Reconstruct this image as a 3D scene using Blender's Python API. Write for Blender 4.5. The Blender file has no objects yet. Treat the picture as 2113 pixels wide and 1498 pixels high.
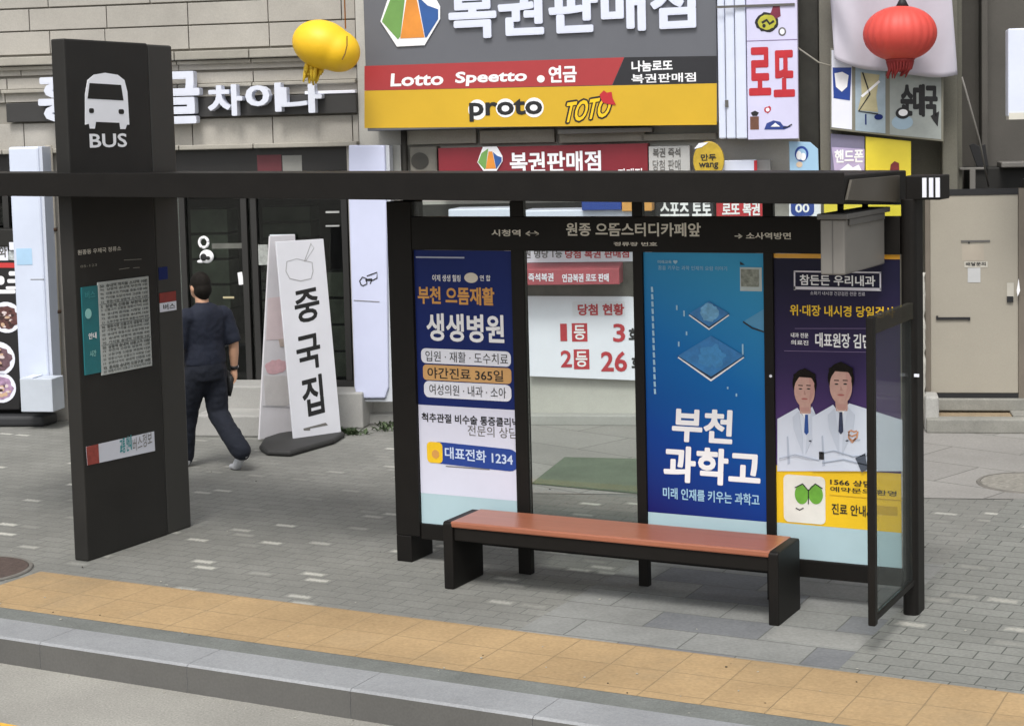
import bpy, bmesh, math, random
from mathutils import Vector, Matrix
random.seed(7)
R = math.radians
scene = bpy.context.scene
COL = scene.collection

# ------------------------------------------------------------------ camera
IW, IH = 2113.0, 1498.0
FPX, YAW, PITCH, ROLL, CX, CY = 3505.628, 0.4748, 0.0824, -0.0241, 1094.19, 576.34
CAM = Vector((0.0, 0.0, 2.5))
_f = Vector((-math.sin(YAW)*math.cos(PITCH), math.cos(YAW)*math.cos(PITCH), -math.sin(PITCH)))
_r = Vector((math.cos(YAW), math.sin(YAW), 0)); _u = _r.cross(_f)
_r2 = math.cos(ROLL)*_r + math.sin(ROLL)*_u
_u2 = -math.sin(ROLL)*_r + math.cos(ROLL)*_u
cam = bpy.data.cameras.new('camera'); co = bpy.data.objects.new('camera', cam); COL.objects.link(co)
m = Matrix(((_r2.x, _u2.x, -_f.x, CAM.x), (_r2.y, _u2.y, -_f.y, CAM.y), (_r2.z, _u2.z, -_f.z, CAM.z), (0, 0, 0, 1)))
co.matrix_world = m
cam.sensor_fit = 'HORIZONTAL'; cam.sensor_width = 36.0
cam.lens = 36.0*FPX/IW
cam.shift_x = (IW/2-CX)/IW
cam.shift_y = (CY-IH/2)/IW
cam.clip_start = 0.1; cam.clip_end = 500
scene.camera = co

# ------------------------------------------------------------------ sky, sun, exposure
SUN_EL, SUN_AZ = R(57), R(165)          # azimuth: direction the light comes from, clockwise from +Y
w = bpy.data.worlds.new('World'); scene.world = w; w.use_nodes = True
nt = w.node_tree; nt.nodes.clear()
out = nt.nodes.new('ShaderNodeOutputWorld'); bg = nt.nodes.new('ShaderNodeBackground')
sky = nt.nodes.new('ShaderNodeTexSky'); sky.sky_type = 'NISHITA'; sky.sun_disc = False
sky.sun_elevation = SUN_EL; sky.sun_rotation = SUN_AZ; sky.dust_density = 4.0; sky.air_density = 1.0
hs = nt.nodes.new('ShaderNodeHueSaturation'); hs.inputs['Saturation'].default_value = 0.22   # overcast: grey-white cloud
nt.links.new(sky.outputs[0], hs.inputs['Color']); nt.links.new(hs.outputs[0], bg.inputs['Color'])
bg.inputs['Strength'].default_value = 0.15
nt.links.new(bg.outputs[0], out.inputs['Surface'])
sl = bpy.data.lights.new('sun', 'SUN'); sl.energy = 1.45; sl.angle = R(16); sl.color = (1.0, 0.97, 0.93)
so = bpy.data.objects.new('sun', sl); COL.objects.link(so)
_d = Vector((math.sin(SUN_AZ)*math.cos(SUN_EL), math.cos(SUN_AZ)*math.cos(SUN_EL), math.sin(SUN_EL)))
so.rotation_euler = _d.to_track_quat('Z', 'Y').to_euler(); so.location = (0, -10, 20)
vs = scene.view_settings
scene.display_settings.display_device = 'sRGB'
vs.view_transform = 'Standard'; vs.look = 'None'; vs.gamma = 1.0; vs.use_curve_mapping = False
vs.exposure = 0.38

# ------------------------------------------------------------------ materials
def lin(h):
    h = h.lstrip('#'); o = []
    for i in (0, 2, 4):
        c = int(h[i:i+2], 16)/255
        o.append(c/12.92 if c <= .04045 else ((c+.055)/1.055)**2.4)
    return o
MATS = {}
def pm(name, hexc, rough=.6, *a_, stretch=None, **k_):
    mt = _pm(name, hexc, rough, *a_, **k_)
    if stretch and not mt.get('stretched'):
        mt['stretched'] = 1; n = mt.node_tree.nodes; l = mt.node_tree.links
        g = [x for x in n if x.type == 'NEW_GEOMETRY'][0]
        mp = n.new('ShaderNodeMapping'); mp.inputs['Scale'].default_value = stretch; l.new(g.outputs['Position'], mp.inputs['Vector'])
        for t in [x for x in n if x.type == 'TEX_NOISE']: l.new(mp.outputs[0], t.inputs['Vector'])
    return mt
def _pm(name, hexc, rough=.6, var=.08, scale=4.0, metal=0.0, bump=0.0, bscale=60.0, spec=.5, k=1.0, fine=0.0):
    """painted/printed/stone surface with a slight uneven tone"""
    if name in MATS: return MATS[name]
    c = [min(x*k, .95) for x in lin(hexc)]
    mt = bpy.data.materials.new(name); mt.use_nodes = True
    n = mt.node_tree.nodes; l = mt.node_tree.links; b = n['Principled BSDF']
    b.inputs['Roughness'].default_value = rough; b.inputs['Metallic'].default_value = metal
    b.inputs['Specular IOR Level'].default_value = spec
    g = n.new('ShaderNodeNewGeometry')
    tx = n.new('ShaderNodeTexNoise'); tx.inputs['Scale'].default_value = scale; tx.inputs['Detail'].default_value = 6
    tx.inputs['Roughness'].default_value = .65
    l.new(g.outputs['Position'], tx.inputs['Vector'])
    mr = n.new('ShaderNodeMapRange'); mr.inputs[1].default_value = .3; mr.inputs[2].default_value = .7
    mr.inputs[3].default_value = 1-var; mr.inputs[4].default_value = 1+var
    l.new(tx.outputs['Fac'], mr.inputs[0])
    fac = mr.outputs[0]
    if fine:
        t2 = n.new('ShaderNodeTexNoise'); t2.inputs['Scale'].default_value = 90; t2.inputs['Detail'].default_value = 3
        l.new(g.outputs['Position'], t2.inputs['Vector'])
        m2 = n.new('ShaderNodeMapRange'); m2.inputs[1].default_value = .3; m2.inputs[2].default_value = .7
        m2.inputs[3].default_value = 1-fine; m2.inputs[4].default_value = 1+fine
        l.new(t2.outputs['Fac'], m2.inputs[0])
        mm = n.new('ShaderNodeMath'); mm.operation = 'MULTIPLY'
        l.new(fac, mm.inputs[0]); l.new(m2.outputs[0], mm.inputs[1]); fac = mm.outputs[0]
    vm = n.new('ShaderNodeVectorMath'); vm.operation = 'SCALE'; vm.inputs[0].default_value = c
    l.new(fac, vm.inputs['Scale']); l.new(vm.outputs[0], b.inputs['Base Color'])
    if bump:
        t3 = n.new('ShaderNodeTexNoise'); t3.inputs['Scale'].default_value = bscale; t3.inputs['Detail'].default_value = 4
        l.new(g.outputs['Position'], t3.inputs['Vector'])
        bp = n.new('ShaderNodeBump'); bp.inputs['Strength'].default_value = bump; bp.inputs['Distance'].default_value = .01
        l.new(t3.outputs['Fac'], bp.inputs['Height']); l.new(bp.outputs[0], b.inputs['Normal'])
    MATS[name] = mt
    return mt
def glass(name, tint, gloss=.06, op=0.0, opc='808080', fk=.5):
    if name in MATS: return MATS[name]
    mt = bpy.data.materials.new(name); mt.use_nodes = True
    n = mt.node_tree.nodes; l = mt.node_tree.links; n.clear()
    o = n.new('ShaderNodeOutputMaterial'); t = n.new('ShaderNodeBsdfTransparent'); t.inputs[0].default_value = (*lin(tint), 1)
    g = n.new('ShaderNodeBsdfGlossy'); g.inputs['Roughness'].default_value = .02
    fr = n.new('ShaderNodeLayerWeight'); fr.inputs[0].default_value = .12 if gloss < .05 else .03
    ad = n.new('ShaderNodeMath'); ad.operation = 'MULTIPLY_ADD'; ad.inputs[1].default_value = fk; ad.inputs[2].default_value = gloss
    l.new(fr.outputs['Fresnel'], ad.inputs[0])
    mx = n.new('ShaderNodeMixShader'); l.new(ad.outputs[0], mx.inputs[0]); l.new(t.outputs[0], mx.inputs[1]); l.new(g.outputs[0], mx.inputs[2])
    last = mx.outputs[0]
    if op:
        d = n.new('ShaderNodeBsdfDiffuse'); d.inputs[0].default_value = (*lin(opc), 1)
        m2 = n.new('ShaderNodeMixShader'); m2.inputs[0].default_value = op
        l.new(last, m2.inputs[1]); l.new(d.outputs[0], m2.inputs[2]); last = m2.outputs[0]
    l.new(last, o.inputs[0]); MATS[name] = mt
    return mt
def paver(name, wx, wy, base, light, plight=.05, var=.12, mortar='5c5e5b', mw=.006, half=True, dirt=.15, ang=0.0, bump=.25, second=None, psec=.0, rough=.85, grit=0.0):
    """unit paving: per-block tone from a white noise per cell, a few light blocks, thin dark joints, stains"""
    if name in MATS: return MATS[name]
    mt = bpy.data.materials.new(name); mt.use_nodes = True
    n = mt.node_tree.nodes; l = mt.node_tree.links; b = n['Principled BSDF']; b.inputs['Roughness'].default_value = rough
    b.inputs['Specular IOR Level'].default_value = .3
    g = n.new('ShaderNodeNewGeometry')
    mp = n.new('ShaderNodeMapping'); mp.inputs['Rotation'].default_value = (0, 0, ang)
    wn = n.new('ShaderNodeTexNoise'); wn.inputs['Scale'].default_value = 1.3; wn.inputs['Detail'].default_value = 2
    l.new(g.outputs['Position'], wn.inputs['Vector'])
    wv = n.new('ShaderNodeVectorMath'); wv.operation = 'MULTIPLY_ADD'; wv.inputs[1].default_value = (.03, .03, 0)
    l.new(wn.outputs['Color'], wv.inputs[0]); l.new(g.outputs['Position'], wv.inputs[2])
    l.new(wv.outputs[0], mp.inputs['Vector'])
    sp = n.new('ShaderNodeSeparateXYZ'); l.new(mp.outputs[0], sp.inputs[0])
    def M(op, a, bb=None, c=None):
        q = n.new('ShaderNodeMath'); q.operation = op
        for i, x in enumerate((a, bb, c)):
            if x is None: continue
            if isinstance(x, (int, float)): q.inputs[i].default_value = x
            else: l.new(x, q.inputs[i])
        return q.outputs[0]
    ys = M('DIVIDE', sp.outputs[1], wy); row = M('FLOOR', ys)
    xs = M('DIVIDE', sp.outputs[0], wx)
    if half: xs = M('ADD', xs, M('MULTIPLY', M('MODULO', row, 2.0), .5))
    cx = M('FLOOR', xs)
    fx = M('FRACT', xs); fy = M('FRACT', ys)
    dx = M('MULTIPLY', M('MINIMUM', fx, M('SUBTRACT', 1.0, fx)), wx)
    dy = M('MULTIPLY', M('MINIMUM', fy, M('SUBTRACT', 1.0, fy)), wy)
    dd = M('MINIMUM', dx, dy)
    mr = n.new('ShaderNodeMapRange'); l.new(dd, mr.inputs[0]); mr.inputs[1].default_value = mw*.4; mr.inputs[2].default_value = mw
    cb = n.new('ShaderNodeCombineXYZ'); l.new(cx, cb.inputs[0]); l.new(row, cb.inputs[1])
    wh = n.new('ShaderNodeTexWhiteNoise'); wh.noise_dimensions = '2D'; l.new(cb.outputs[0], wh.inputs['Vector'])
    wh2 = n.new('ShaderNodeTexWhiteNoise'); wh2.noise_dimensions = '3D'
    cb2 = n.new('ShaderNodeCombineXYZ'); l.new(cx, cb2.inputs[0]); l.new(row, cb2.inputs[1]); cb2.inputs[2].default_value = 3.7
    l.new(cb2.outputs[0], wh2.inputs['Vector'])
    tone = M('MULTIPLY_ADD', wh2.outputs['Value'], 2*var, 1-var)
    nz = n.new('ShaderNodeTexNoise'); nz.inputs['Scale'].default_value = 1.1; nz.inputs['Detail'].default_value = 8; nz.inputs['Roughness'].default_value = .7
    l.new(g.outputs['Position'], nz.inputs['Vector'])
    n2 = n.new('ShaderNodeTexNoise'); n2.inputs['Scale'].default_value = 55; n2.inputs['Detail'].default_value = 4
    l.new(g.outputs['Position'], n2.inputs['Vector'])
    st = n.new('ShaderNodeMapRange'); l.new(nz.outputs['Fac'], st.inputs[0]); st.inputs[1].default_value = .3; st.inputs[2].default_value = .7
    st.inputs[3].default_value = 1-dirt; st.inputs[4].default_value = 1+dirt
    s2 = n.new('ShaderNodeMapRange'); l.new(n2.outputs['Fac'], s2.inputs[0]); s2.inputs[1].default_value = .25; s2.inputs[2].default_value = .75
    s2.inputs[3].default_value = .86; s2.inputs[4].default_value = 1.14
    tone = M('MULTIPLY', M('MULTIPLY', tone, st.outputs[0]), s2.outputs[0])
    def mixc(fac, a, bb):
        q = n.new('ShaderNodeMix'); q.data_type = 'RGBA'
        l.new(fac, q.inputs['Factor'])
        for key, x in (('A', a), ('B', bb)):
            s = [i for i in q.inputs if i.name == key and i.type == 'RGBA'][0]
            if isinstance(x, list): s.default_value = (*x, 1)
            else: l.new(x, s)
        return [o for o in q.outputs if o.type == 'RGBA'][0]
    n3 = n.new('ShaderNodeTexNoise'); n3.inputs['Scale'].default_value = 60; n3.inputs['Detail'].default_value = 5; l.new(g.outputs['Position'], n3.inputs['Vector'])
    rg = n.new('ShaderNodeMapRange'); rg.inputs[1].default_value = .022; rg.inputs[2].default_value = .042
    l.new(M('ADD', M('MULTIPLY', M('SUBTRACT', n3.outputs['Fac'], .5), .05), dd), rg.inputs[0])
    c = mixc(M('MULTIPLY', M('MULTIPLY', M('LESS_THAN', wh.outputs['Value'], plight), rg.outputs[0]), M('MULTIPLY_ADD', wh2.outputs['Value'], .8, .1)), lin(base), lin(light))
    if second: c = mixc(M('GREATER_THAN', wh.outputs['Value'], 1-psec), c, lin(second))
    vm = n.new('ShaderNodeVectorMath'); vm.operation = 'SCALE'; l.new(c, vm.inputs[0]); l.new(tone, vm.inputs['Scale'])
    c = mixc(mr.outputs[0], lin(mortar), vm.outputs[0])
    l.new(c, b.inputs['Base Color'])
    if grit:
        n4 = n.new('ShaderNodeTexNoise'); n4.inputs['Scale'].default_value = 34; n4.inputs['Detail'].default_value = 7; n4.inputs['Roughness'].default_value = .75; l.new(g.outputs['Position'], n4.inputs['Vector'])
        gm = n.new('ShaderNodeMapRange'); l.new(n4.outputs['Fac'], gm.inputs[0]); gm.inputs[1].default_value = .66; gm.inputs[2].default_value = .72; gm.inputs[3].default_value = 0; gm.inputs[4].default_value = grit
        c = mixc(gm.outputs[0], c, lin('4a4238')); l.new(c, b.inputs['Base Color'])
        n5 = n.new('ShaderNodeTexNoise'); n5.inputs['Scale'].default_value = .8; n5.inputs['Detail'].default_value = 9; n5.inputs['Roughness'].default_value = .72; l.new(g.outputs['Position'], n5.inputs['Vector'])
        g5 = n.new('ShaderNodeMapRange'); l.new(n5.outputs['Fac'], g5.inputs[0]); g5.inputs[1].default_value = .52; g5.inputs[2].default_value = .72; g5.inputs[3].default_value = 0; g5.inputs[4].default_value = .45
        c = mixc(g5.outputs[0], c, lin('77705f')); l.new(c, b.inputs['Base Color'])
    hh = M('ADD', M('MULTIPLY', mr.outputs[0], .7), M('MULTIPLY', n2.outputs['Fac'], .35))
    bp = n.new('ShaderNodeBump'); bp.inputs['Strength'].default_value = bump; bp.inputs['Distance'].default_value = .006
    l.new(hh, bp.inputs['Height']); l.new(bp.outputs[0], b.inputs['Normal'])
    MATS[name] = mt
    return mt
def gradient(name, stops, axis='Z', lo=0.0, hi=1.0, rough=.25, tilt=0.0):
    """a printed colour blend along one local axis of the poster"""
    if name in MATS: return MATS[name]
    mt = bpy.data.materials.new(name); mt.use_nodes = True
    n = mt.node_tree.nodes; l = mt.node_tree.links; b = n['Principled BSDF']; b.inputs['Roughness'].default_value = rough; b.inputs['Specular IOR Level'].default_value = .18
    t = n.new('ShaderNodeTexCoord'); sp = n.new('ShaderNodeSeparateXYZ'); l.new(t.outputs['Object'], sp.inputs[0])
    a = n.new('ShaderNodeMath'); a.operation = 'MULTIPLY_ADD'; a.inputs[1].default_value = tilt
    l.new(sp.outputs['X'], a.inputs[0]); l.new(sp.outputs[axis], a.inputs[2])
    mr = n.new('ShaderNodeMapRange'); mr.inputs[1].default_value = lo; mr.inputs[2].default_value = hi; l.new(a.outputs[0], mr.inputs[0])
    cr = n.new('ShaderNodeValToRGB'); l.new(mr.outputs[0], cr.inputs[0])
    el = cr.color_ramp.elements
    while len(el) < len(stops): el.new(.5)
    for e, (p, h) in zip(el, stops): e.position = p; e.color = (*lin(h), 1)
    l.new(cr.outputs[0], b.inputs['Base Color']); MATS[name] = mt
    return mt

# ------------------------------------------------------------------ planes: image ray -> a point on a real plane
class Plane:
    def __init__(s, ox, oy, ang):
        s.o = Vector((ox, oy, 0)); s.ang = ang
        s.u = Vector((math.cos(ang), math.sin(ang), 0)); s.n = Vector((math.sin(ang), -math.cos(ang), 0))
    def at(s, px, py, off=0.0):
        d = _f + _r2*((px-CX)/FPX) - _u2*((py-CY)/FPX)
        p = s.o + s.n*off
        t = (p-CAM).dot(s.n)/d.dot(s.n); q = CAM + d*t
        return (q-p).dot(s.u), q.z
    def rect(s, x0, y0, x1, y1, off=0.0):
        xm, ym = (x0+x1)/2, (y0+y1)/2
        return s.at(x0, ym, off)[0], s.at(xm, y1, off)[1], s.at(x1, ym, off)[0], s.at(xm, y0, off)[1]
    def world(s, x, off, z): 
        v = s.o + s.u*x + s.n*off; return (v.x, v.y, z)
def ground(px, py, z=0.0):
    d = _f + _r2*((px-CX)/FPX) - _u2*((py-CY)/FPX); t = (z-CAM.z)/d.z
    q = CAM + d*t; return q.x, q.y
WORLD = Plane(0, 0, 0)
WALL = Plane(0, 8.5535, 0)            # back wall of the bus shelter
PYL = Plane(-7.083, 0, R(90))         # wide face of the pylon
FAC = Plane(-8.1, 12.8, math.atan2(.296, .955))   # shop fronts

ORG = {}
def thing(name, label, cat, pl=WORLD, x=0.0, off=0.0, z=0.0, group=None, kind=None):
    o = bpy.data.objects.new(name, None); COL.objects.link(o); o.empty_display_size = .2
    o.location = pl.world(x, off, z); o.rotation_euler = (0, 0, pl.ang)
    o['label'] = label; o['category'] = cat
    if group: o['group'] = group
    if kind: o['kind'] = kind
    ORG[o.name] = Vector((x, -off, z)); return o
def tag(o, label, cat, group=None):
    o['label'] = label; o['category'] = cat
    if group: o['group'] = group
    return o
_TXT = {}
def text_mesh(body, bold, serif=False):
    key = (body, bold)
    if key in _TXT: return _TXT[key]
    c = bpy.data.curves.new('lettering_curve', 'FONT'); c.body = body; c.offset = bold; c.resolution_u = 3
    o = bpy.data.objects.new('lettering_curve', c); COL.objects.link(o)
    bpy.context.view_layer.update()
    dg = bpy.context.evaluated_depsgraph_get()
    me = bpy.data.meshes.new_from_object(o.evaluated_get(dg))
    v = [tuple(p.co) for p in me.vertices]; f = [tuple(p.vertices) for p in me.polygons]
    bpy.data.meshes.remove(me); bpy.data.objects.remove(o); bpy.data.curves.remove(c)
    _TXT[key] = (v, f); return v, f

class MB:
    """collects shapes in a plane's frame: x along, y into the wall, z up; off is the distance in front of the plane"""
    def __init__(s, pl=WORLD): s.pl = pl; s.v = []; s.f = []; s.mi = []; s.ms = []; s.sm = []
    def _m(s, m):
        if m not in s.ms: s.ms.append(m)
        return s.ms.index(m)
    def add(s, v, f, m, smooth=False):
        k = len(s.v); i = s._m(m); s.v += [Vector(p) for p in v]
        for q in f: s.f.append([k+a for a in q]); s.mi.append(i); s.sm.append(smooth)
    def box(s, x0, x1, y0, y1, z0, z1, m):
        v = [(x, y, z) for z in (z0, z1) for y in (y0, y1) for x in (x0, x1)]
        s.add(v, [(0, 2, 3, 1), (4, 5, 7, 6), (0, 1, 5, 4), (1, 3, 7, 5), (3, 2, 6, 7), (2, 0, 4, 6)], m)
    def prism(s, pts, y0, y1, m):
        n = len(pts)
        a = sum(pts[i][0]*pts[(i+1) % n][1]-pts[(i+1) % n][0]*pts[i][1] for i in range(n))
        if a < 0: pts = pts[::-1]
        v = [(x, y0, z) for x, z in pts]+[(x, y1, z) for x, z in pts]
        f = [tuple(range(n)), tuple(range(2*n-1, n-1, -1))]+[(i, i+n, (i+1) % n+n, (i+1) % n) for i in range(n)]
        s.add(v, f, m)
    def slab(s, pts, z0, z1, m):
        """polygon on the ground (x, y) between two heights"""
        n = len(pts)
        a = sum(pts[i][0]*pts[(i+1) % n][1]-pts[(i+1) % n][0]*pts[i][1] for i in range(n))
        if a < 0: pts = pts[::-1]
        v = [(x, y, z0) for x, y in pts]+[(x, y, z1) for x, y in pts]
        f = [tuple(range(n-1, -1, -1)), tuple(range(n, 2*n))]+[(i, (i+1) % n, (i+1) % n+n, i+n) for i in range(n)]
        s.add(v, f, m)
    def tube(s, pts, rr, m, n=10, smooth=True, ell=None):
        pts = [Vector(p) for p in pts]; rings = []
        if not isinstance(rr, (list, tuple)): rr = [rr]*len(pts)
        for i, p in enumerate(pts):
            t = (pts[min(i+1, len(pts)-1)]-pts[max(i-1, 0)]).normalized()
            a = Vector((1, 0, 0)) if abs(t.x) < .8 else Vector((0, 1, 0))
            e1 = (a-t*a.dot(t)).normalized(); e2 = t.cross(e1)
            r = rr[i]; ra, rb = (r if isinstance(r, (list, tuple)) else (r, r))
            rings.append([p+e1*ra*math.cos(2*math.pi*k/n)+e2*rb*math.sin(2*math.pi*k/n) for k in range(n)])
        v = [q for g in rings for q in g]; f = []
        for i in range(len(pts)-1):
            for k in range(n): f.append((i*n+k, i*n+(k+1) % n, (i+1)*n+(k+1) % n, (i+1)*n+k))
        f.append(tuple(range(n-1, -1, -1))); f.append(tuple(range((len(pts)-1)*n, len(pts)*n)))
        s.add(v, f, m, smooth)
    def lathe(s, c, prof, m, n=28, rot=None, smooth=True, sy=1.0):
        """profile (r, z) turned about the vertical through c"""
        v = []; c = Vector(c)
        for r, z in prof:
            for k in range(n):
                p = Vector((r*math.cos(2*math.pi*k/n), sy*r*math.sin(2*math.pi*k/n), z))
                if rot: p = rot @ p
                v.append(c+p)
        f = []
        for i in range(len(prof)-1):
            for k in range(n): f.append((i*n+k, i*n+(k+1) % n, (i+1)*n+(k+1) % n, (i+1)*n+k))
        s.add(v, f, m, smooth)
    def ball(s, c, rx, ry, rz, m, n=20, k=12, rot=None):
        pr = []
        v = []; c = Vector(c); f = []
        for i in range(k+1):
            th = math.pi*i/k
            for j in range(n):
                p = Vector((rx*math.sin(th)*math.cos(2*math.pi*j/n), ry*math.sin(th)*math.sin(2*math.pi*j/n), -rz*math.cos(th)))
                if rot: p = rot @ p
                v.append(c+p)
        for i in range(k):
            for j in range(n): f.append((i*n+j, i*n+(j+1) % n, (i+1)*n+(j+1) % n, (i+1)*n+j))
        s.add(v, f, m, True)
    # --- shapes given where the photograph shows them, on this builder's plane
    def r(s, x0, y0, x1, y1, off, m, th=.0012):
        a, b, c, d = s.pl.rect(x0, y0, x1, y1, off); s.box(a, c, -off, -off+th, b, d, m)
    def p(s, pts, off, m, th=.0012): s.prism([s.pl.at(x, y, off) for x, y in pts], -off, -off+th, m)
    def rr(s, x0, y0, x1, y1, off, m, rad=.4, th=.0012, skew=0):
        a, b, c, d = s.pl.rect(x0, y0, x1, y1, off); q = min(c-a, d-b)*rad; pts = []
        for cx, cz, a0 in ((c-q, d-q, 0), (a+q, d-q, 90), (a+q, b+q, 180), (c-q, b+q, 270)):
            for k in range(6): t = R(a0+k*18); pts.append((cx+q*math.cos(t), cz+q*math.sin(t)+skew*(cx-a)))
        s.prism(pts, -off, -off+th, m)
    def el(s, x0, y0, x1, y1, off, m, n=26, th=.0012, rough=0.0):
        a, b, c, d = s.pl.rect(x0, y0, x1, y1, off); pts = []
        for k in range(n):
            t = 2*math.pi*k/n; j = 1+random.uniform(-rough, rough)
            pts.append(((a+c)/2+(c-a)/2*math.cos(t)*j, (b+d)/2+(d-b)/2*math.sin(t)*j))
        s.prism(pts, -off, -off+th, m)
    def line(s, pts, off, wd, m, th=.0012):
        q = [Vector(s.pl.at(x, y, off)) for x, y in pts]
        L, Rr = [], []
        for i, p in enumerate(q):
            t = (q[min(i+1, len(q)-1)]-q[max(i-1, 0)]).normalized(); nn = Vector((-t.y, t.x))*wd/2
            L.append(p+nn); Rr.append(p-nn)
        for i in range(len(q)-1):
            s.prism([tuple(L[i]), tuple(L[i+1]), tuple(Rr[i+1]), tuple(Rr[i])], -off, -off+th, m)
    def t(s, body, x0, y0, x1, y1, off, m, bold=.02, ext=0.0, skew=0.0, slope=0.0):
        a, b, c, d = s.pl.rect(x0, y0, x1, y1, off); s.tm(body, a, b, c, d, off, m, bold, ext, skew, slope)
    def tm(s, body, a, b, c, d, off, m, bold=.02, ext=0.0, skew=0.0, slope=0.0):
        if bold > .025:
            e = (bold-.012)*.55*(d-b); a += e; c -= e; b += e; d -= e
            for i in range(8):
                t = i*math.pi/4; s._tm(body, a+e*math.cos(t), b+e*math.sin(t), c+e*math.cos(t), d+e*math.sin(t), off-.00012*i, m, .012, ext, skew, slope)
            off -= .001
            s._tm(body, a, b, c, d, off, m, .012, ext, skew, slope)
        else: s._tm(body, a, b, c, d, off, m, bold, ext, skew, slope)
    def _tm(s, body, a, b, c, d, off, m, bold=.02, ext=0.0, skew=0.0, slope=0.0):
        v, f = text_mesh(body, bold)
        if not v: return
        mx, Mx = min(p[0] for p in v), max(p[0] for p in v); my, My = min(p[1] for p in v), max(p[1] for p in v)
        def tr(p, y):
            fx = (p[0]-mx)/max(Mx-mx, 1e-6); fz = (p[1]-my)/max(My-my, 1e-6)
            return (a+(c-a)*fx+skew*fz*(d-b), y, b+(d-b)*fz+slope*fx*(c-a))
        n = len(v)
        if ext:
            cnt = {}
            for q in f:
                for i in range(len(q)):
                    e = (q[i], q[(i+1) % len(q)]); cnt[e] = 1
            V = [tr(p, -off) for p in v]+[tr(p, -off+ext) for p in v]
            F = list(f)+[tuple(i+n for i in q[::-1]) for q in f]
            F += [(e[1], e[0], e[0]+n, e[1]+n) for e in cnt if (e[1], e[0]) not in cnt]
            s.add(V, F, m)
        else: s.add([tr(p, -off) for p in v], f, m)
    def build(s, name, parent=None, bev=0.0, seg=2, smooth=False, label=None):
        me = bpy.data.meshes.new(name)
        o0 = Vector((0, 0, 0)); r = parent
        if parent is not None:
            while r.parent is not None: r = r.parent
            o0 = ORG.get(r.name, o0)
        me.from_pydata([p-o0 for p in s.v], [], s.f)
        for mt in s.ms: me.materials.append(mt)
        for p, i, sm in zip(me.polygons, s.mi, s.sm): p.material_index = i; p.use_smooth = sm or smooth
        me.update()
        o = bpy.data.objects.new(name, me); COL.objects.link(o)
        if parent is not None: o.parent = parent
        elif type(s.pl) is Plane: o.location = s.pl.o; o.rotation_euler = (0, 0, s.pl.ang)
        if bev:
            md = o.modifiers.new('edge', 'BEVEL'); md.width = bev; md.segments = seg; md.limit_method = 'ANGLE'; md.angle_limit = R(40)
        if label: o['label'] = label
        return o
def struct(o, name=None): o['kind'] = 'structure'; return o

# palette -------------------------------------------------------------
BLK = pm('black_powder_coat', '171513', .52, .18, 5, spec=.2, fine=.08)
BLK2 = pm('charcoal_panel', '272624', .5, .14, 3, spec=.28)
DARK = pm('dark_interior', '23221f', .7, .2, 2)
GREYM = pm('grey_metal', '77746f', .45, .06, 3)
GREYL = pm('grey_metal_dark', '5c5a57', .5, .06, 3)
WHITE = pm('white_print', 'e8eaf4', .5, .03, 5)
WHITE2 = pm('white_plastic', 'd4daea', .35, .05, 3)
WHT = pm('white_vinyl_letter', 'f2f2f4', .5, .02, 5)
NAVY = pm('navy_print', '1b2a66', .35, .08, 3, spec=.15)
DNAVY = pm('dark_purple_print', '2a2444', .25, .1, 2.5)
CYAN = pm('pale_cyan_film', 'b2cbd2', .3, .04, 3)
ORNG = pm('orange_ink', 'd49a4e', .5, .08, 12)
TAN = pm('tan_pill_ink', 'd3a468', .5, .05, 8)
YEL = pm('yellow_print', 'f0c420', .35, .05, 4)
YELS = pm('yellow_sign_face', 'd0a826', .4, .05, 2)
INK = pm('black_ink', '1a1a1c', .6, .1, 10)
RED = pm('red_ink', 'b8242e', .5, .1, 10)
REDS = pm('red_sign_face', 'a8373a', .4, .06, 2)
CRIM = pm('crimson_sign_face', '7e1e2a', .45, .1, 2)
BLUE = pm('blue_ink', '1c3f92', .4, .08, 6)
TEAL = pm('teal_print', '1f6d74', .4, .12, 5)
SGREY = pm('slate_sign_face', '62646a', .45, .05, 1.5)
SKIN = pm('skin', 'c69a7e', .6, .06, 20)
HAIR = pm('black_hair', '17130f', .75, .4, 60, bump=.6, bscale=120, spec=.2)

# ================================================================== GROUND
ROADM = pm('road_concrete', '908e87', .85, .18, .9, fine=.2, bump=.25, bscale=120)
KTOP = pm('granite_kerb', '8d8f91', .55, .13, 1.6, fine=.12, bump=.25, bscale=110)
KFACE = pm('granite_kerb_face', '5d5c59', .75, .12, 1.6, fine=.08)      # road side, darker than the top
GUT = pm('edging_concrete', '6b6e6a', .9, .18, 3, fine=.16, bump=.4, bscale=90)
PAVE = paver('grey_block_paving', .20, .11, '7b7b76', 'bab9b0', .11, .05, '5b5d59', .004, True, .20, 0.0, bump=.15)
PAVE2 = paver('pale_block_paving', .62, .29, '7f807d', '8b8b87', .2, .06, '5c5d59', .005, True, .22, 0.0, second='707274', psec=.25)
PAVE4 = paver('jointed_block_paving', .21, .125, '7b7c77', 'b2b0a6', .10, .06, '4a4c48', .0045, True, .13, .03)
PAVE3 = paver('concrete_flags', 1.15, .62, '8a8884', '98958f', .15, .06, '605f5b', .008, True, .12, FAC.ang)
TACT = paver('yellow_tactile_paving', .3, .3, 'a38a66', 'a68e6b', .12, .04, '8d7a5c', .004, False, .18, 0.0, .6, grit=.6)
def flat(name, pts, z, mt):
    b = MB(); b.add([(x, y, z) for x, y in pts], [tuple(range(len(pts)))], mt)
    o = b.build(name); o['kind'] = 'structure'; return o
KY, KB, T0, T1 = 6.375, 6.64, 6.806, 7.496
flat('pavement', [(-70, KB-.02), (70, KB-.02), (70, 90), (-70, 90)], 0, PAVE)
flat('road', [(-70, -60), (70, -60), (70, KY+.1), (-70, KY+.1)], -.134, ROADM)
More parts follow.
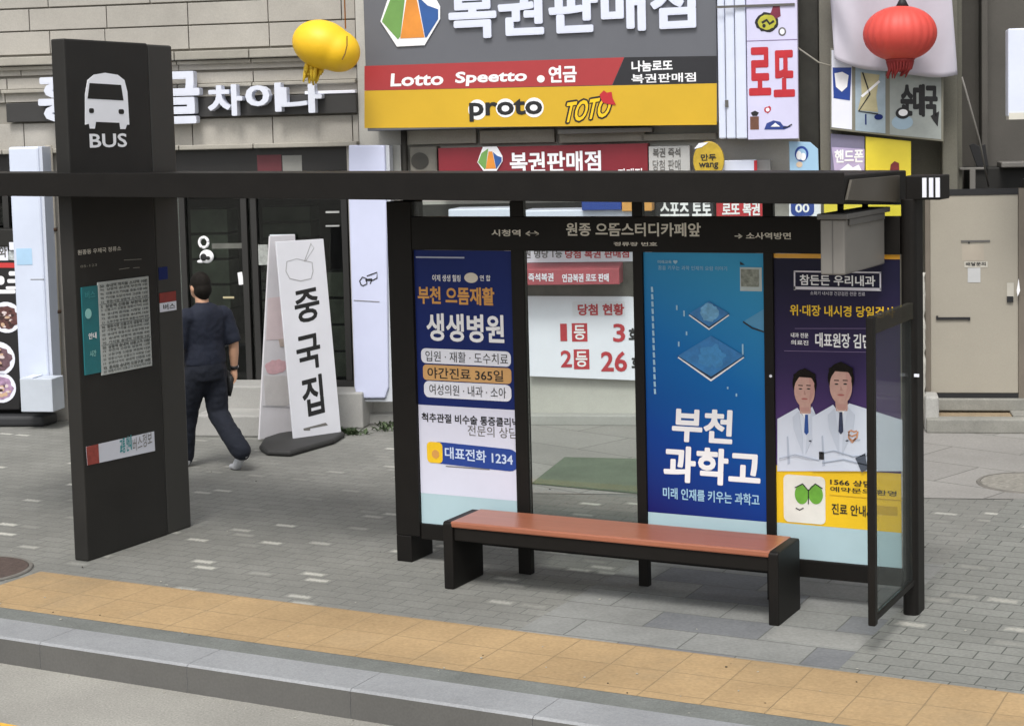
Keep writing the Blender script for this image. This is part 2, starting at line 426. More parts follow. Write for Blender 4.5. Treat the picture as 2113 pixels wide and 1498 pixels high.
# kerb stones one metre long with open joints
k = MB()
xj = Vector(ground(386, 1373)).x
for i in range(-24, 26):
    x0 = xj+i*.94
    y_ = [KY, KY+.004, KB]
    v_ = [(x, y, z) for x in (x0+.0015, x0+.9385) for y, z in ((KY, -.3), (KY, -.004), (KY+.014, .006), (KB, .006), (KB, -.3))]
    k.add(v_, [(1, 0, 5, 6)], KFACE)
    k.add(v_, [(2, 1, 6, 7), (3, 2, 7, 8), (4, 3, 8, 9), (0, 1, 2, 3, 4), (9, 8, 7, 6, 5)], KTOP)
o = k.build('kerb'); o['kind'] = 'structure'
flat('edging_strip', [(-70, KB+.002), (70, KB+.002), (70, T0), (-70, T0)], .004, GUT)
xl = ground(85, 1180)[0]
flat('tactile_paving', [(xl, T0), (70, T0), (70, T1), (xl, T1)], .005, TACT)
# paler paving in and in front of the shelter
flat('paving_patch', [(-3.98, T1+.001), (-2.3, T1+.001), (-2.3, 9.6), (-3.98, 9.6)], .004, PAVE2)
flat('block_paving', [(-2.299, T1+.001), (30, T1+.001), (30, FAC.world(0, 2.953, 0)[1]+(30-FAC.world(0, 2.953, 0)[0])*math.tan(FAC.ang)), (-2.299, FAC.world(0, 2.953, 0)[1]+(-2.299-FAC.world(0, 2.953, 0)[0])*math.tan(FAC.ang))], .004, PAVE4)
fx = lambda s, off: FAC.world(s, off, 0)[:2]
flat('forecourt', [fx(1.0, 2.95), fx(16, 2.95), fx(16, -.3), fx(1.0, -.3)], .004, PAVE3)
a = Vector(ground(0, 1487)); b2 = Vector(ground(135, 1497))
flat('road_line', [(-40, 5.50), (40, 5.50), (40, 5.68), (-40, 5.68)], -.130, pm('road_line_paint', 'd9a638', .7, .12, 5, fine=.15))

# ================================================================== BUS SHELTER
sh = thing('bus_shelter', 'black metal bus shelter with flat roof, glazed back wall and side screen', 'bus shelter', WALL, -3.7, 0, 0)
X0, X1 = -5.325, -2.147
b = MB(WALL)
# roof: a slim box leaning a little to the back and falling slightly to the right, as measured
def roofpt(x, y, top):
    base = 2.297+(-2.36-x)*.0117 if top else 2.172+(-2.40-x)*.0135
    return (x, y, base-(0.055 if not top else .012)*max(0, (y+.9))*1.0*(1 if not top else .5))
RX0, RX1 = -8.6, -2.30
def rbox(x0, x1, y0, y1, m, t0=0.0, t1=0.0):
    v = []
    for top in (False, True):
        for y in (y0, y1):
            for x in (x0, x1):
                p = roofpt(x, y, top); v.append((p[0], p[1], p[2]+(t1 if top else t0)))
    b.add(v, [(0, 2, 3, 1), (4, 5, 7, 6), (0, 1, 5, 4), (1, 3, 7, 5), (3, 2, 6, 7), (2, 0, 4, 6)], m)
rbox(RX0, RX1, -.905, .24, BLK)
roof = b.build('roof', sh, .008)
b = MB(WALL); rbox(RX0, RX1+.012, -.925, -.907, BLK, -.006, .014)
b.build('fascia', roof, .003)
b = MB(WALL)
v = [roofpt(RX1+.003, -.88, False), roofpt(RX1+.003, .05, False), roofpt(RX1+.003, .05, True), roofpt(RX1+.003, -.80, True)]
b.prism([(0, 0), (0, .01), (.01, 0)], 5, 5.001, BLK2); b = MB(WALL)
end = [(p[1], p[2]+dz) for p, dz in zip(v, (.012, .012, -.022, -.022))]
b.add([(RX1+.003, y, z) for y, z in end]+[(RX1+.016, y, z) for y, z in end], [(0, 3, 2, 1), (4, 5, 6, 7), (0, 1, 5, 4), (1, 2, 6, 5), (2, 3, 7, 6), (3, 0, 4, 7)], pm('roof_end_panel', '4a453c', .5, .1, 3))
b.build('end_panel', roof, .002)
# end box of the rear beam with pale fins
b = MB(WALL); b.box(-2.235, -2.056, -.03, .16, 2.145, 2.268, BLK)
eb = b.build('beam_end_box', sh, .006)
b = MB(WALL)
b.box(-2.150, -2.0585, -.034, -.0305, 2.153, 2.261, pm('recess_black', '151514', .6, .1))
b.build('recess', eb)
for x in (-2.146, -2.112, -2.079): b = MB(WALL); b.box(x, x+.021, -.046, -.0345, 2.158, 2.256, WHITE); b.build('fin', eb, .002)
# posts
b = MB(WALL); b.box(X0, X0+.165, -.03, .02, .16, 2.152, BLK); b.box(X0, X0+.105, -.03, .22, 0, .16, BLK); b.box(X0, X0+.105, .021, .22, .161, 2.152, BLK)
b.build('post', sh, .006)
b = MB(WALL); pts = []
for cx, cy, a0 in ((X1-.068, .105, 0), (X1-.085, .105, 90), (X1-.085, -.005, 180), (X1-.068, -.005, 270)):
    for q in range(6): t = R(a0+q*18); pts.append((cx+.032*math.cos(t), cy+.032*math.sin(t)))
b.slab(pts, 0, 2.150, BLK);
rp = b.build('post', sh, .003)
b = MB(WALL); b.r(1886, 772, 1896, 778, .047, WHITE, .01); b.build('sticker', rp)
# mullions with feet, rails, header
for xa, xb in ((-4.508, -4.427), (-3.752, -3.694), (-3.0, -2.946)):
    b = MB(WALL); b.box(xa, xb, -.022, .028, .0, 2.150, BLK)
    b.build('mullion', sh, .004)
b = MB(WALL); b.el(1587, 773, 1593, 779, .026, WHITE, 14, .004); b.build('screw', sh)
b = MB(WALL); b.box(X0+.166, X1-.119, -.018, .024, .145, .238, BLK)
b.build('bottom_rail', sh, .004)
b = MB(WALL); b.box(X0+.166, X1-.119, -.026, .022, 1.868, 2.062, BLK)
hd = b.build('header_board', sh, .003)
b = MB(WALL); HL = pm('header_letter', 'd8d4c8', .5, .05, 10)
for body, q in (('시청역 ↔', (1014, 474, 1112, 488)), ('원종 으뜸스터디카페앞', (1168, 460, 1446, 488)), ('정류장 번호', (1266, 500, 1356, 508)),
                ('→ 소사역방면', (1516, 480, 1632, 494))):
    b.t(body, *q, .0275, HL, .022)
b.build('lettering', hd)
# panes
GL = glass('clear_glass', 'f2f6f4', .03)
b = MB(WALL); b.box(-4.426, -3.753, -.004, .004, .239, 1.867, GL); b.build('pane', sh)
b = MB(WALL)
for xa, xb in ((X0+.166, -4.509), (-4.426, -3.753), (-3.693, -3.001), (-2.945, X1-.12)):
    b = MB(WALL); b.box(xa, xb, -.004, .004, 2.063, 2.149, GL); b.build('transom_pane', sh)
# side screen, carried off the right post
ss = MB(WALL); SX = -2.212
ss.box(SX-.018, SX+.018, -.785, -.735, .150, 1.630, BLK)
scr = ss.build('side_screen', sh, .006)
b = MB(WALL); b.box(SX-.014, SX+.014, -.734, -.04, .165, .195, BLK); b.build('rail', scr, .003)
b = MB(WALL); b.box(SX-.016, SX+.016, -.734, -.04, 1.545, 1.625, glass('smoked_band', 'a8a8a4', .05, .35, '5c5a52')); b.build('rail', scr)
b = MB(WALL); b.box(SX-.004, SX+.004, -.734, -.04, .196, 1.544, glass('side_glass', 'eff3f2', .02, .04, '8c9090', .16)); b.build('pane', scr)

# ---- posters behind the shelter's glass
PO = .006
def poster(label, x0, x1, z0=.240, z1=1.866):
    o = thing('advertising_poster', label, 'poster', WALL, (x0+x1)/2, PO, z0); return o
# hospital poster
p1 = poster('navy and white hospital poster with orange and tan headings, left panel of shelter', -5.14, -4.51)
b = MB(WALL); b.r(862, 517, 1057, 838, PO, NAVY); 
b = MB(WALL)
x0, x1 = X0+.167, -4.509
zt = WALL.at(965, 840)[1]; zc = WALL.at(975, 1025)[1]
b.box(x0, x1, -.006, -.003, zt, 1.866, NAVY)
b.box(x0, x1, -.0065, -.003, zc, zt-.0005, pm('lavender_white_print', 'd9daea', .35, .03, 3))
b.box(x0, x1, -.006, -.003, .240, zc-.0005, CYAN)
b.build('sheet', p1)
b = MB(WALL); O = .009
b.r(858, 530, 958, 533, O, pm('dim_white_ink', 'aab0c6', .5))
b.t('이제 생생 힐링', 892, 567, 950, 581, O, WHT, .012); b.el(958, 563, 986, 584, O, pm('logo_cream', 'd8cfc0', .5)); b.t('연 합', 990, 568, 1012, 580, O, WHT, .01)
b.t('부천 으뜸재활', 862, 592, 1020, 629, O, ORNG, .045)
b.t('생생병원', 880, 648, 1040, 706, O, WHT, .04)
b.rr(869, 722, 1054, 753, O, WHITE, .35); b.rr(873, 756, 1055, 788, O, TAN, .25); b.rr(875, 790, 1055, 824, O, WHITE, .35)
b.t('입원 · 재활 · 도수치료', 878, 727, 1048, 749, O+.002, INK, .0)
b.t('야간진료 365일', 882, 761, 1038, 784, O+.002, INK, .01)
b.t('여성의원 · 내과 · 소아', 886, 796, 1044, 818, O+.002, INK, .0)
b.t('척추관절 비수술 통증클리닉', 870, 857, 1070, 876, O, INK, .02)
b.t('전문의 상담', 965, 880, 1068, 902, O, pm('grey_ink', '6a6660', .6), .0)
b.rr(886, 916, 1071, 961, O, BLUE, .5, .0012, -.03); b.rr(881, 912, 913, 955, O+.0015, YEL, .25); b.el(891, 928, 906, 946, O+.003, ORNG)
b.t('대표전화 1234', 918, 926, 1058, 951, O+.003, pm('pill_letter', 'c8d6ee', .5), .03, slope=-.03)
b.r(920, 964, 1010, 966, O, GREYM)
b.build('lettering', p1)
# school poster
p2 = poster('blue science school poster with two floating chip squares and bold white title', -3.69, -3.0)
x0, x1 = -3.693, -3.001
zc = WALL.at(1465, 1066)[1]
b = MB(WALL); b.box(x0, x1, -.006, -.003, zc, 1.866, gradient('blue_poster_print', [(0, '1b1a60'), (.3, '103f8e'), (.62, '1468ae'), (1, '3a98c6')], 'Z', 0.0, 1.62, .25, .5))
b.box(x0, x1, -.0062, -.003, .240, zc-.0005, CYAN); b.build('sheet', p2)
b = MB(WALL)
PALE = pm('pale_blue_ink', '9cc4dc', .4); CHIP = pm('chip_blue', '2f77b4', .3, .25, 14); CHIP2 = pm('chip_light', '6aa6cf', .3, .3, 30)
b.t('미래교육 ♥', 1357, 537, 1398, 545, O, PALE, .03); b.t('꿈을 키우는 과학 인재의 요람 이야기', 1358, 549, 1500, 558, O, PALE, .0)
for y in range(592, 816, 15): b.line([(1345+(y-592)*.028, y), (1346+(y-592)*.028, y+11)], O, .012, PALE)
def chip(c, wd, h, th, off):
    cx, cy = c
    b.p([(cx-wd, cy+3), (cx, cy+h+th), (cx+wd, cy+3), (cx, cy-h+4)], off, WHT); b.p([(cx-wd, cy), (cx, cy+h+th*.55), (cx+wd, cy), (cx, cy-h+2)], off+.002, pm('chip_edge', '14304e', .4))
    b.p([(cx-wd+1, cy-1), (cx, cy+h), (cx+wd-1, cy-1), (cx, cy-h)], off+.004, CHIP)
chip((1463, 648), 42, 26, 7, O); b.el(1444, 627, 1482, 664, O+.006, CHIP2, 26, .0012, .12)
chip((1467, 735), 69, 42, 10, O); b.el(1440, 712, 1494, 757, O+.006, pm('chip_mid', '3b86bf', .3, .25, 20), 30, .0012, .25)
b.p([(1533, 664), (1576, 638), (1576, 684)], O, pm('chip_far', '4d93bd', .3)); b.line([(1533, 664), (1552, 677), (1576, 685)], O+.0015, .008, INK)
for x, y, h in ((1395, 630, 10), (1410, 641, 12), (1415, 684, 8), (1399, 705, 10), (1531, 710, 22), (1500, 798, 5), (1518, 812, 6)): b.r(x, y, x+3, y+h, O, PALE)
b.r(1527, 552, 1572, 601, O, pm('photo_slip', 'b7c3c4', .5)); b.r(1529, 556, 1566, 592, O+.002, pm('photo_slip_picture', '858a80', .6, .5, 40)); b.p([(1527, 540), (1537, 547), (1527, 547)], O, INK)
b.t('부천', 1385, 843, 1510, 914, O, WHT, .055, skew=.06); b.t('과학고', 1368, 924, 1568, 1000, O, WHT, .055, skew=.05)
b.t('미래 인재를 키우는 과학고', 1368, 1012, 1567, 1036, O, PALE, .03)
b.build('lettering', p2)
# clinic poster
p3 = poster('purple clinic poster of two people in white coats above a yellow band', -2.944, -2.32)
x0, x1 = -2.945, -2.272
zA, zB, zC, zD = [WALL.at(1735, y)[1] for y in (534, 968, 978, 1088)]
b = MB(WALL); b.box(x0, x1, -.0065, -.003, zA+.0005, 1.866, pm('amber_print', 'e0a32c', .4))
b.box(x0, x1, -.006, -.003, zB, zA, gradient('purple_print', [(0, '5b3f78'), (.5, '33284f'), (1, '1c1b33')], 'Z', .55, 1.5, .3))
b.box(x0, x1, -.0062, -.003, zD, zB-.0005, YEL); b.box(x0, x1, -.006, -.003, .240, zD-.0005, CYAN)
b.build('sheet', p3)
b = MB(WALL)
FR = pm('frame_white_ink', 'd9d6e0', .5)
for q in ((1638, 560, 1818, 563), (1638, 593, 1818, 599), (1638, 560, 1641, 599), (1815, 562, 1818, 599)): b.r(*q, O, FR)
b.t('참든든 우리내과', 1650, 568, 1806, 590, O, WHT, .03)
b.t('소화기 내시경 건강검진 전문 진료', 1672, 602, 1785, 610, O, FR, .0)
b.t('위·대장 내시경 당일검사', 1630, 631, 1846, 654, O, YEL, .03)
b.t('내과 전문', 1632, 687, 1668, 697, O, WHT, .03); b.t('의료진', 1632, 702, 1668, 712, O, WHT, .03)
b.t('대표원장 김민', 1682, 688, 1796, 718, O, WHT, .03)
b.line([(1640, 678), (1800, 678)], O, .003, pm('lilac_ink', '77658f', .5)); b.line([(1618, 724), (1800, 727)], O, .003, pm('lilac_ink', '77658f', .5))
b.t('1566 상담', 1713, 990, 1800, 1003, O, INK, .02); b.t('예약문의 환영', 1713, 1008, 1850, 1019, O, INK, .01); b.t('진료 안내&', 1716, 1041, 1800, 1064, O, INK, .02)
b.r(1712, 1026, 1862, 1027.5, O, pm('mustard_ink', 'c9a114', .5)); b.r(1806, 1044, 1852, 1062, O, pm('mustard_ink', 'c9a114', .5))
b.build('lettering', p3)
COAT = pm('coat_print', 'd3dae8', .45, .03, 6); LAP = pm('coat_lapel_print', 'c4ccdb', .45, .04, 6); LAP2 = pm('coat_crease_print', 'b3bccd', .45, .04, 6); COAT2 = pm('coat_fold', 'a3adbd', .5); FACE = pm('face_print', 'c29a8e', .5, .10, 26); SUITB = pm('tie_print', '1f4a92', .5)
def figure(cx, cy, s, tie, dx, left, right):
    f = MB(WALL)
    f.p([(cx-12*s, cy+28*s), (cx+13*s, cy+28*s), (cx+15*s, cy+58*s), (cx-10*s, cy+58*s)], O+.002, FACE)
    f.p([(left, 972), (left, cy+70*s), (cx-16*s, cy+45*s), (cx-1, cy+66*s), (cx+17*s, cy+42*s), (right, cy+78*s), (right, 972)], O+.0015, COAT)
    f.p([(cx-10*s, cy+50*s), (cx+1, cy+70*s), (cx+13*s, cy+50*s), (cx+8*s, cy+58*s), (cx-5*s, cy+58*s)], O+.0036, WHT)
    f.el(cx-27*s, cy-42*s, cx+27*s, cy+24*s, O+.0028, HAIR)
    f.el(cx-23*s, cy-28*s, cx+23*s, cy+44*s, O+.004, FACE)
    f.p([(cx-24*s, cy-6*s), (cx-25*s, cy-30*s), (cx, cy-44*s), (cx+25*s, cy-30*s), (cx+24*s, cy-6*s), (cx+16*s, cy-22*s), (cx-12*s, cy-24*s)], O+.0052, HAIR)
    for e in (-9, 9): f.el(cx+(e-4)*s, cy+1*s, cx+(e+4)*s, cy+4*s, O+.0052, INK); f.r(cx+(e-5)*s, cy-6*s, cx+(e+5)*s, cy-4*s, O+.0052, HAIR)
    f.p([(cx-2*s, cy+16*s), (cx+3*s, cy+16*s), (cx, cy+6*s)], O+.0052, pm('face_shade_print', 'b0847a', .5)); f.el(cx-7*s, cy+23*s, cx+7*s, cy+27*s, O+.0052, pm('lip_print', 'a75a58', .5))
    f.p([(cx+dx-3*s, cy+60*s), (cx+dx+3*s, cy+60*s), (cx+dx+5*s, cy+100*s), (cx+dx, cy+106*s), (cx+dx-5*s, cy+100*s)], O+.0048, tie)
    f.p([(cx-13*s, cy+52*s), (cx-27*s, cy+66*s), (cx-24*s, cy+95*s), (cx-3*s, cy+150*s), (cx-4*s, cy+112*s)], O+.0042, LAP); f.p([(cx+15*s, cy+50*s), (cx+29*s, cy+66*s), (cx+26*s, cy+95*s), (cx+2*s, cy+150*s), (cx+4*s, cy+112*s)], O+.0042, LAP)
    f.p([(cx-40*s, cy+110*s), (cx-37*s, cy+108*s), (cx-33*s, cy+170*s), (cx-38*s, cy+172*s)], O+.0042, LAP2); f.p([(cx+10*s, cy+118*s), (cx+40*s, cy+116*s), (cx+40*s, cy+119*s), (cx+10*s, cy+121*s)], O+.0042, LAP2)
    f.p([(cx+9*s, cy-26*s), (cx+22*s, cy-16*s), (cx+21*s, cy+14*s), (cx+9*s, cy+38*s), (cx+13*s, cy+6*s)], O+.0046, pm('face_tone_print', 'ba8d84', .5, .08, 20))
    f.p([(cx-10*s, cy+44*s), (cx+10*s, cy+44*s), (cx+12*s, cy+54*s), (cx-8*s, cy+53*s)], O+.0034, pm('face_tone_print', 'ba8d84', .5, .08, 20))
    f.build('printed_figure', p3)
figure(1660, 800, .92, SUITB, 4, 1604, 1690)
O2 = O; O = O+.006
figure(1735, 790, 1.0, pm('patterned_tie_print', '2a3350', .5, .4, 60), 0, 1676, 1866)
O = O2
b = MB(WALL)
for q in ([(1750, 892), (1756, 888), (1762, 891), (1768, 889)], [(1750, 897), (1758, 900), (1768, 896)], [(1753, 905), (1760, 909), (1766, 904)], [(1752, 890), (1751, 903), (1758, 913), (1768, 903), (1770, 890)]): b.line(q, O+.012, .008, pm('badge_print', 'c98f6c', .5, .2, 40))
for q in ([(1690, 936), (1720, 930), (1760, 942), (1795, 938)], [(1608, 946), (1640, 938), (1690, 950)], [(1696, 955), (1740, 948), (1790, 960)]): b.line(q, O+.012, .005, COAT2)
b.p([(1765, 945), (1785, 935), (1790, 968), (1778, 975)], O+.012, pm('watch_print', '4a5260', .5)); b.r(1690, 932, 1700, 948, O+.012, INK)
b.build('folded_arms', p3)
b = MB(WALL)
b.rr(1617, 981, 1703, 1079, O, pm('box_print_white', 'e6e4dc', .5), .12); GRN = pm('green_print', '6aa83a', .4, .15, 20)
b.el(1640, 1000, 1668, 1040, O+.002, GRN); b.el(1668, 1000, 1698, 1040, O+.002, GRN)
for a, c in (((1640, 1006), (1656, 998)), ((1656, 998), (1668, 1012)), ((1668, 1012), (1682, 998)), ((1682, 998), (1697, 1008))): b.line([a, c], O+.004, .005, INK)
b.line([(1668, 1012), (1668, 1040)], O+.004, .005, INK); b.line([(1642, 1048), (1650, 1052), (1658, 1048)], O+.002, .006, INK)
b.build('printed_goggles', p3)

# ---- arrival display hanging from the roof
DX0, DX1 = -2.455, -2.335
dsp = thing('arrival_display', 'grey flat arrival display box hanging edge-on from the shelter roof', 'display', WALL, -2.40, .4, 1.82)
b = MB(WALL); b.box(DX0, DX1, -.755, -.06, 1.822, 2.085, GREYM); b.build('casing', dsp, .008)
b = MB(WALL); b.box(DX0+.0585, DX0+.0625, -.7575, -.7555, 1.824, 2.083, GREYL); b.build('seam', dsp)
b = MB(WALL); b.box(DX0-.01, DX1+.02, -.775, -.02, 2.086, 2.112, GREYL); b.box(DX1+.001, DX1+.012, -.70, -.09, 2.052, 2.0855, GREYL); b.build('hood', dsp, .004)
b = MB(WALL)
for y in (-.62, -.2): b = MB(WALL); b.tube([(-2.395, y, 2.112), (-2.395, y, 2.16)], .016, BLK); b.build('hanger', dsp)

# ================================================================== BENCH
bn = thing('bench', 'long shelter bench with orange brown seat and black slab legs', 'bench', WORLD, -3.75, -8.25, 0)
SEAT = pm('seat_board', '9a6049', .32, .13, 3.0, fine=.10, stretch=(.35, 9, 9), bump=.06, bscale=20)
b = MB(); b.box(-4.692, -2.826, 8.080, 8.430, .352, .3865, SEAT); b.build('seat', bn, .008)
b = MB(); b.box(-4.679, -2.837, 8.094, 8.416, .275, .3505, BLK); b.build('seat_frame', bn, .006)
for xa, xb, ch in ((-4.742, -4.680, -1), (-2.836, -2.780, 1)):
    b = MB(); pr = [(8.078, 0), (8.432, 0), (8.432, .372), (8.418, .384), (8.090, .384), (8.078, .372)]
    b.add([(x, y, z) for x in (xa, xb) for y, z in pr], [(5, 4, 3, 2, 1, 0), (6, 7, 8, 9, 10, 11)]+[(i, (i+1) % 6, (i+1) % 6+6, i+6) for i in range(6)], BLK)
    b.build('leg', bn, .012)

# ================================================================== BUS PYLON
py = thing('bus_pylon', 'tall black bus stop pylon with white bus symbol and timetable', 'bus stop sign', PYL, 8.3, 0, 0)
b = MB(PYL); b.box(7.80, 8.556, 0, .107, 0, 3.16, BLK2); b.build('body', py, .01)
b = MB(PYL); b.box(8.562, 8.803, .004, .103, 0, 3.155, pm('charcoal_side_panel', '32312e', .48, .1, 3)); b.build('side_panel', py, .012)
b = MB(PYL); b.box(8.556, 8.562, .008, .1, .01, 3.15, pm('recess_black', '151514', .6, .1)); b.build('seam', py)
b = MB(PYL)
def pl_arc(pts): return pts
bus = [(176, 258), (176, 195), (181, 166), (194, 155), (217, 151), (243, 155), (257, 166), (263, 190), (267, 258), (262, 258), (259, 267), (249, 267), (247, 254), (198, 252), (196, 266), (186, 266), (184, 256)]
PICT = pm('pictogram_white', 'f4f5fb', .5, .03)
b.p(bus, .003, PICT, .003)
b.build('bus_symbol', py)
b = MB(PYL)
b.p([(185, 172), (250, 176), (255, 208), (181, 204)], .0045, BLK2)
b.build('symbol_window', py)
for q in ((184, 224, 194, 234), (245, 226, 256, 236)): b = MB(PYL); b.rr(*q, .0045, BLK2, .4); b.build('symbol_headlight', py)
b = MB(PYL); b.t('BUS', 185, 276, 262, 305, .003, WHT, .035, slope=.0)
b.t('원종동 우체국 정류소', 160, 512, 250, 522, .002, HL, .01)
b.t('05-123', 166, 546, 200, 551, .002, pm('dim_letter', '8c897e', .5), 0)
LN = pm('hairline_ink', '9a978c', .5)
b.line([(256, 537), (292, 535)], .002, .003, LN); b.line([(246, 556), (267, 553)], .002, .003, LN); b.line([(275, 553), (288, 552)], .002, .003, LN)
b.build('lettering', py)
tt = MB(PYL)
tt.box(7.842, 7.988, -.008, 0, 1.138, 1.672, TEAL); tt.box(7.9885, 8.463, -.0082, 0, 1.117, 1.690, pm('timetable_sheet', 'b3b8b6', .5, .05, 6))
tto = tt.build('timetable', py, .002)
tt = MB(PYL); TINK = pm('timetable_ink', '646865', .6, .15, 30); rows = 22
random.seed(3)
stops = ['원종사거리', '부천역', '소사역', '중동시장', '신흥고가', '오정구청', '시청앞', '고강동', '까치울', '송내역', '상동역', '춘의동', '신중동', '도당사거리']
for i in range(rows):
    z = 1.675-i*.0252; d = .017 if i % 5 else .022
    txt = '%d  %s %s %s %d분' % (random.choice([5, 12, 23, 50, 57, 70, 75, 96]), *random.sample(stops, 3), random.choice([5, 8, 10, 12]))
    tt.tm(txt, 8.005, z-d, 8.448, z, .0105, TINK, .02 if i % 5 else .05)
for z in (1.552, 1.424, 1.300): tt.box(7.995, 8.457, -.0098, -.0085, z, z+.003, TINK)
tt.build('timetable_lettering', tto)
tt = MB(PYL); TL = pm('teal_light_ink', '8cc4c0', .5)
tt.tm('버스', 7.868, 1.60, 7.960, 1.645, .0105, pm('teal_mid_ink', '3f8e92', .5), .03); tt.el(176, 637, 189, 658, .0105, TL)
tt.tm('안내', 7.885, 1.352, 7.955, 1.39, .0105, WHT, .03); tt.tm('시간', 7.888, 1.245, 7.945, 1.282, .0105, TL, .03)
tt.build('heading', tto)
st = MB(PYL); st.p([(178, 922), (318, 890), (320, 930), (181, 960)], .003, pm('strip_white', 'c9ccd6', .45, .05, 8), .003); so_ = st.build('notice_strip', py)
st = MB(PYL); st.p([(178, 922), (203, 916), (205, 955), (181, 960)], .0045, pm('strip_red', '8f4038', .5, .3, 30), .001)
st.t('교통 안내', 247, 903, 272, 935, .0045, pm('teal_mid_ink', '3f8e92', .5), .03, slope=.1)
st.t('버스정보', 274, 900, 314, 928, .0045, pm('grey_ink', '6a6660', .6), .0, slope=.12)
st.build('strip_lettering', so_)
st = MB(PYL)
st.box(8.572, 8.735, -.001, .0035, 1.447, 1.505, WHITE); st.box(8.572, 8.735, -.001, .0035, 1.506, 1.570, pm('sticker_red', '8e2f28', .5, .15, 20));
st.tm('버스', 8.60, 1.458, 8.72, 1.495, .0025, INK, .02)
st.build('sticker', py); st = MB(PYL); st.box(8.575, 8.66, -.001, .0035, 1.655, 1.735, NAVY); st.build('sticker', py)

# ================================================================== STREET BEHIND: SHOP BUILDINGS
def zf(py, off=0.0, px=600): return FAC.at(px, py, off)[1]
def sf(px, off=0.0, py=500): return FAC.at(px, py, off)[0]
STONE = pm('stone_cladding', 'a6a29a', .8, .16, .9, fine=.07, bump=.12, bscale=40)
STONE2 = pm('stone_ledge', '9d998f', .8, .14, 2.0, fine=.07)
JOINT = pm('stone_joint', '8a867e', .9, .1)
PLAST = pm('pale_render', 'b9b7b0', .85, .12, 1.2, fine=.05)
FRAME = pm('dark_window_frame', '2a2927', .5, .1)
DKGL = glass('shop_glass', 'c8cdca', .03)
# ---- stone building with the dark restaurant front
sa = -9.0; sb = sf(748)
bA = thing('restaurant_building', 'beige stone clad building with dark glass restaurant front behind the pylon', 'building', FAC, -3.5, 0, 0)
zl = zf(304, 0)                        # underside of the stone over the shop front
b = MB(FAC)
b.box(sa, sb, .03, 5, zl, 6.2, JOINT)                   # carcass
s1 = sf(134, 0, 600); s0 = sf(62, 0, 600); s2 = sf(724, 0, 600)
rows = [(zl+.03, zf(240)), (zf(196), zf(172)), (zf(168), zf(144)), (zf(140), zf(120)), (zf(95), zf(46)), (zf(44.5), zf(-2)), (zf(-4), zf(-60)), (zf(-62), 6.2)]
jo = [[406, 571, 735, 60, 230], [535, 300, 25, 140], [535, 250, 30], [383, 60, 250], [406, 122, 571, 235], [82, 570, 240, 406, 720], [122, 330, 560], [60, 300, 500]]
for (za, zb), js in zip(rows, jo):
    xs = sorted([sa]+[sf(j) for j in js]+[sf(60)-.95*i for i in range(1, 6)]+[sb])
    for xa, xb in zip(xs, xs[1:]):
        if xb-xa > .03: b.box(xa+.004, xb-.004, random.uniform(-.002, .002), .029, za+.003, zb-.003, STONE)
b.build('wall', bA, .004)
b = MB(FAC)
def ledge(ya, yb, off):
    z0, z1 = zf(yb, off), zf(ya, off)
    b.prism([(0, 0), (0, .01), (.01, 0)], 3, 3.001, STONE2) if False else None
    xs = [sa, sf(210)-.9, sf(383), sf(535), sb]
    b = MB(FAC)
    for xa, xb in zip(xs, xs[1:]): b.box(xa+.004, xb-.004, -off, .03, z0, z1, STONE2)
    b.build('ledge', bA, .008)
ledge(99, 117, .10); ledge(119, 127, .05); ledge(168, 176, .05); ledge(295, 305, .08)
b = MB(FAC)
b.box(s0, s1, 0, .5, 0, zl-.001, STONE)
b.box(s0+.03, s1-.12, -.03, -.001, .2, zl-.002, STONE2)
b.build('pier', bA, .006)
b = MB(FAC); b.box(s2, sb, 0, .5, 0, zl-.001, STONE); b.build('pier', bA, .006)
# dark room behind the glass
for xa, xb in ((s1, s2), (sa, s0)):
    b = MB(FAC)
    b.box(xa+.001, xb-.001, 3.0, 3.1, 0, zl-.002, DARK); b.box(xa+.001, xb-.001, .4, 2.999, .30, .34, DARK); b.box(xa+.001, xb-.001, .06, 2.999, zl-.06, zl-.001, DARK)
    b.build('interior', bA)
b = MB(FAC); zs = zf(797, 0)
zt = zf(362, 0)
for xa, xb in ((s1, s2), (sa, s0)):
    b.box(xa, xb, .02, .09, zt-.03, zt+.03, FRAME); b.box(xa, xb, .02, .09, zs-.02, zs+.05, FRAME); b.box(xa, xb, .012, .10, 0, zs-.021, STONE2)
    b.box(xa, xb, .03, .08, zt+.031, zl-.002, pm('black_fascia_board', '1d1c1b', .45, .1, 3))
for px in (142, 380, 507, 527, 714): q = sf(px, 0, 600); b.box(q-.028, q+.028, .015, .095, zs+.051, zt-.031, FRAME)
for px in (18, -60, -160): q = sf(px, 0, 600); b.box(q-.03, q+.03, .015, .095, zs+.051, zt-.031, FRAME)
wf = b.build('window_frame', bA, .003)
b = MB(FAC); b.box(s1+.001, s2-.001, .05, .056, zs+.052, zt-.032, DKGL); b.build('pane', wf)
b = MB(FAC); b.box(sa+.001, s0-.001, .05, .056, zs+.052, zt-.032, DKGL); b.build('pane', wf)
b = MB(FAC); b.r(531, 320, 581, 361, -.027, pm('maroon_square', '5f2930', .5, .08), .003); b.build('sticker', wf)
b = MB(FAC); b.r(583, 321, 623, 361, -.027, pm('grey_square', '84847f', .5, .08), .003)
b.build('sticker', wf)
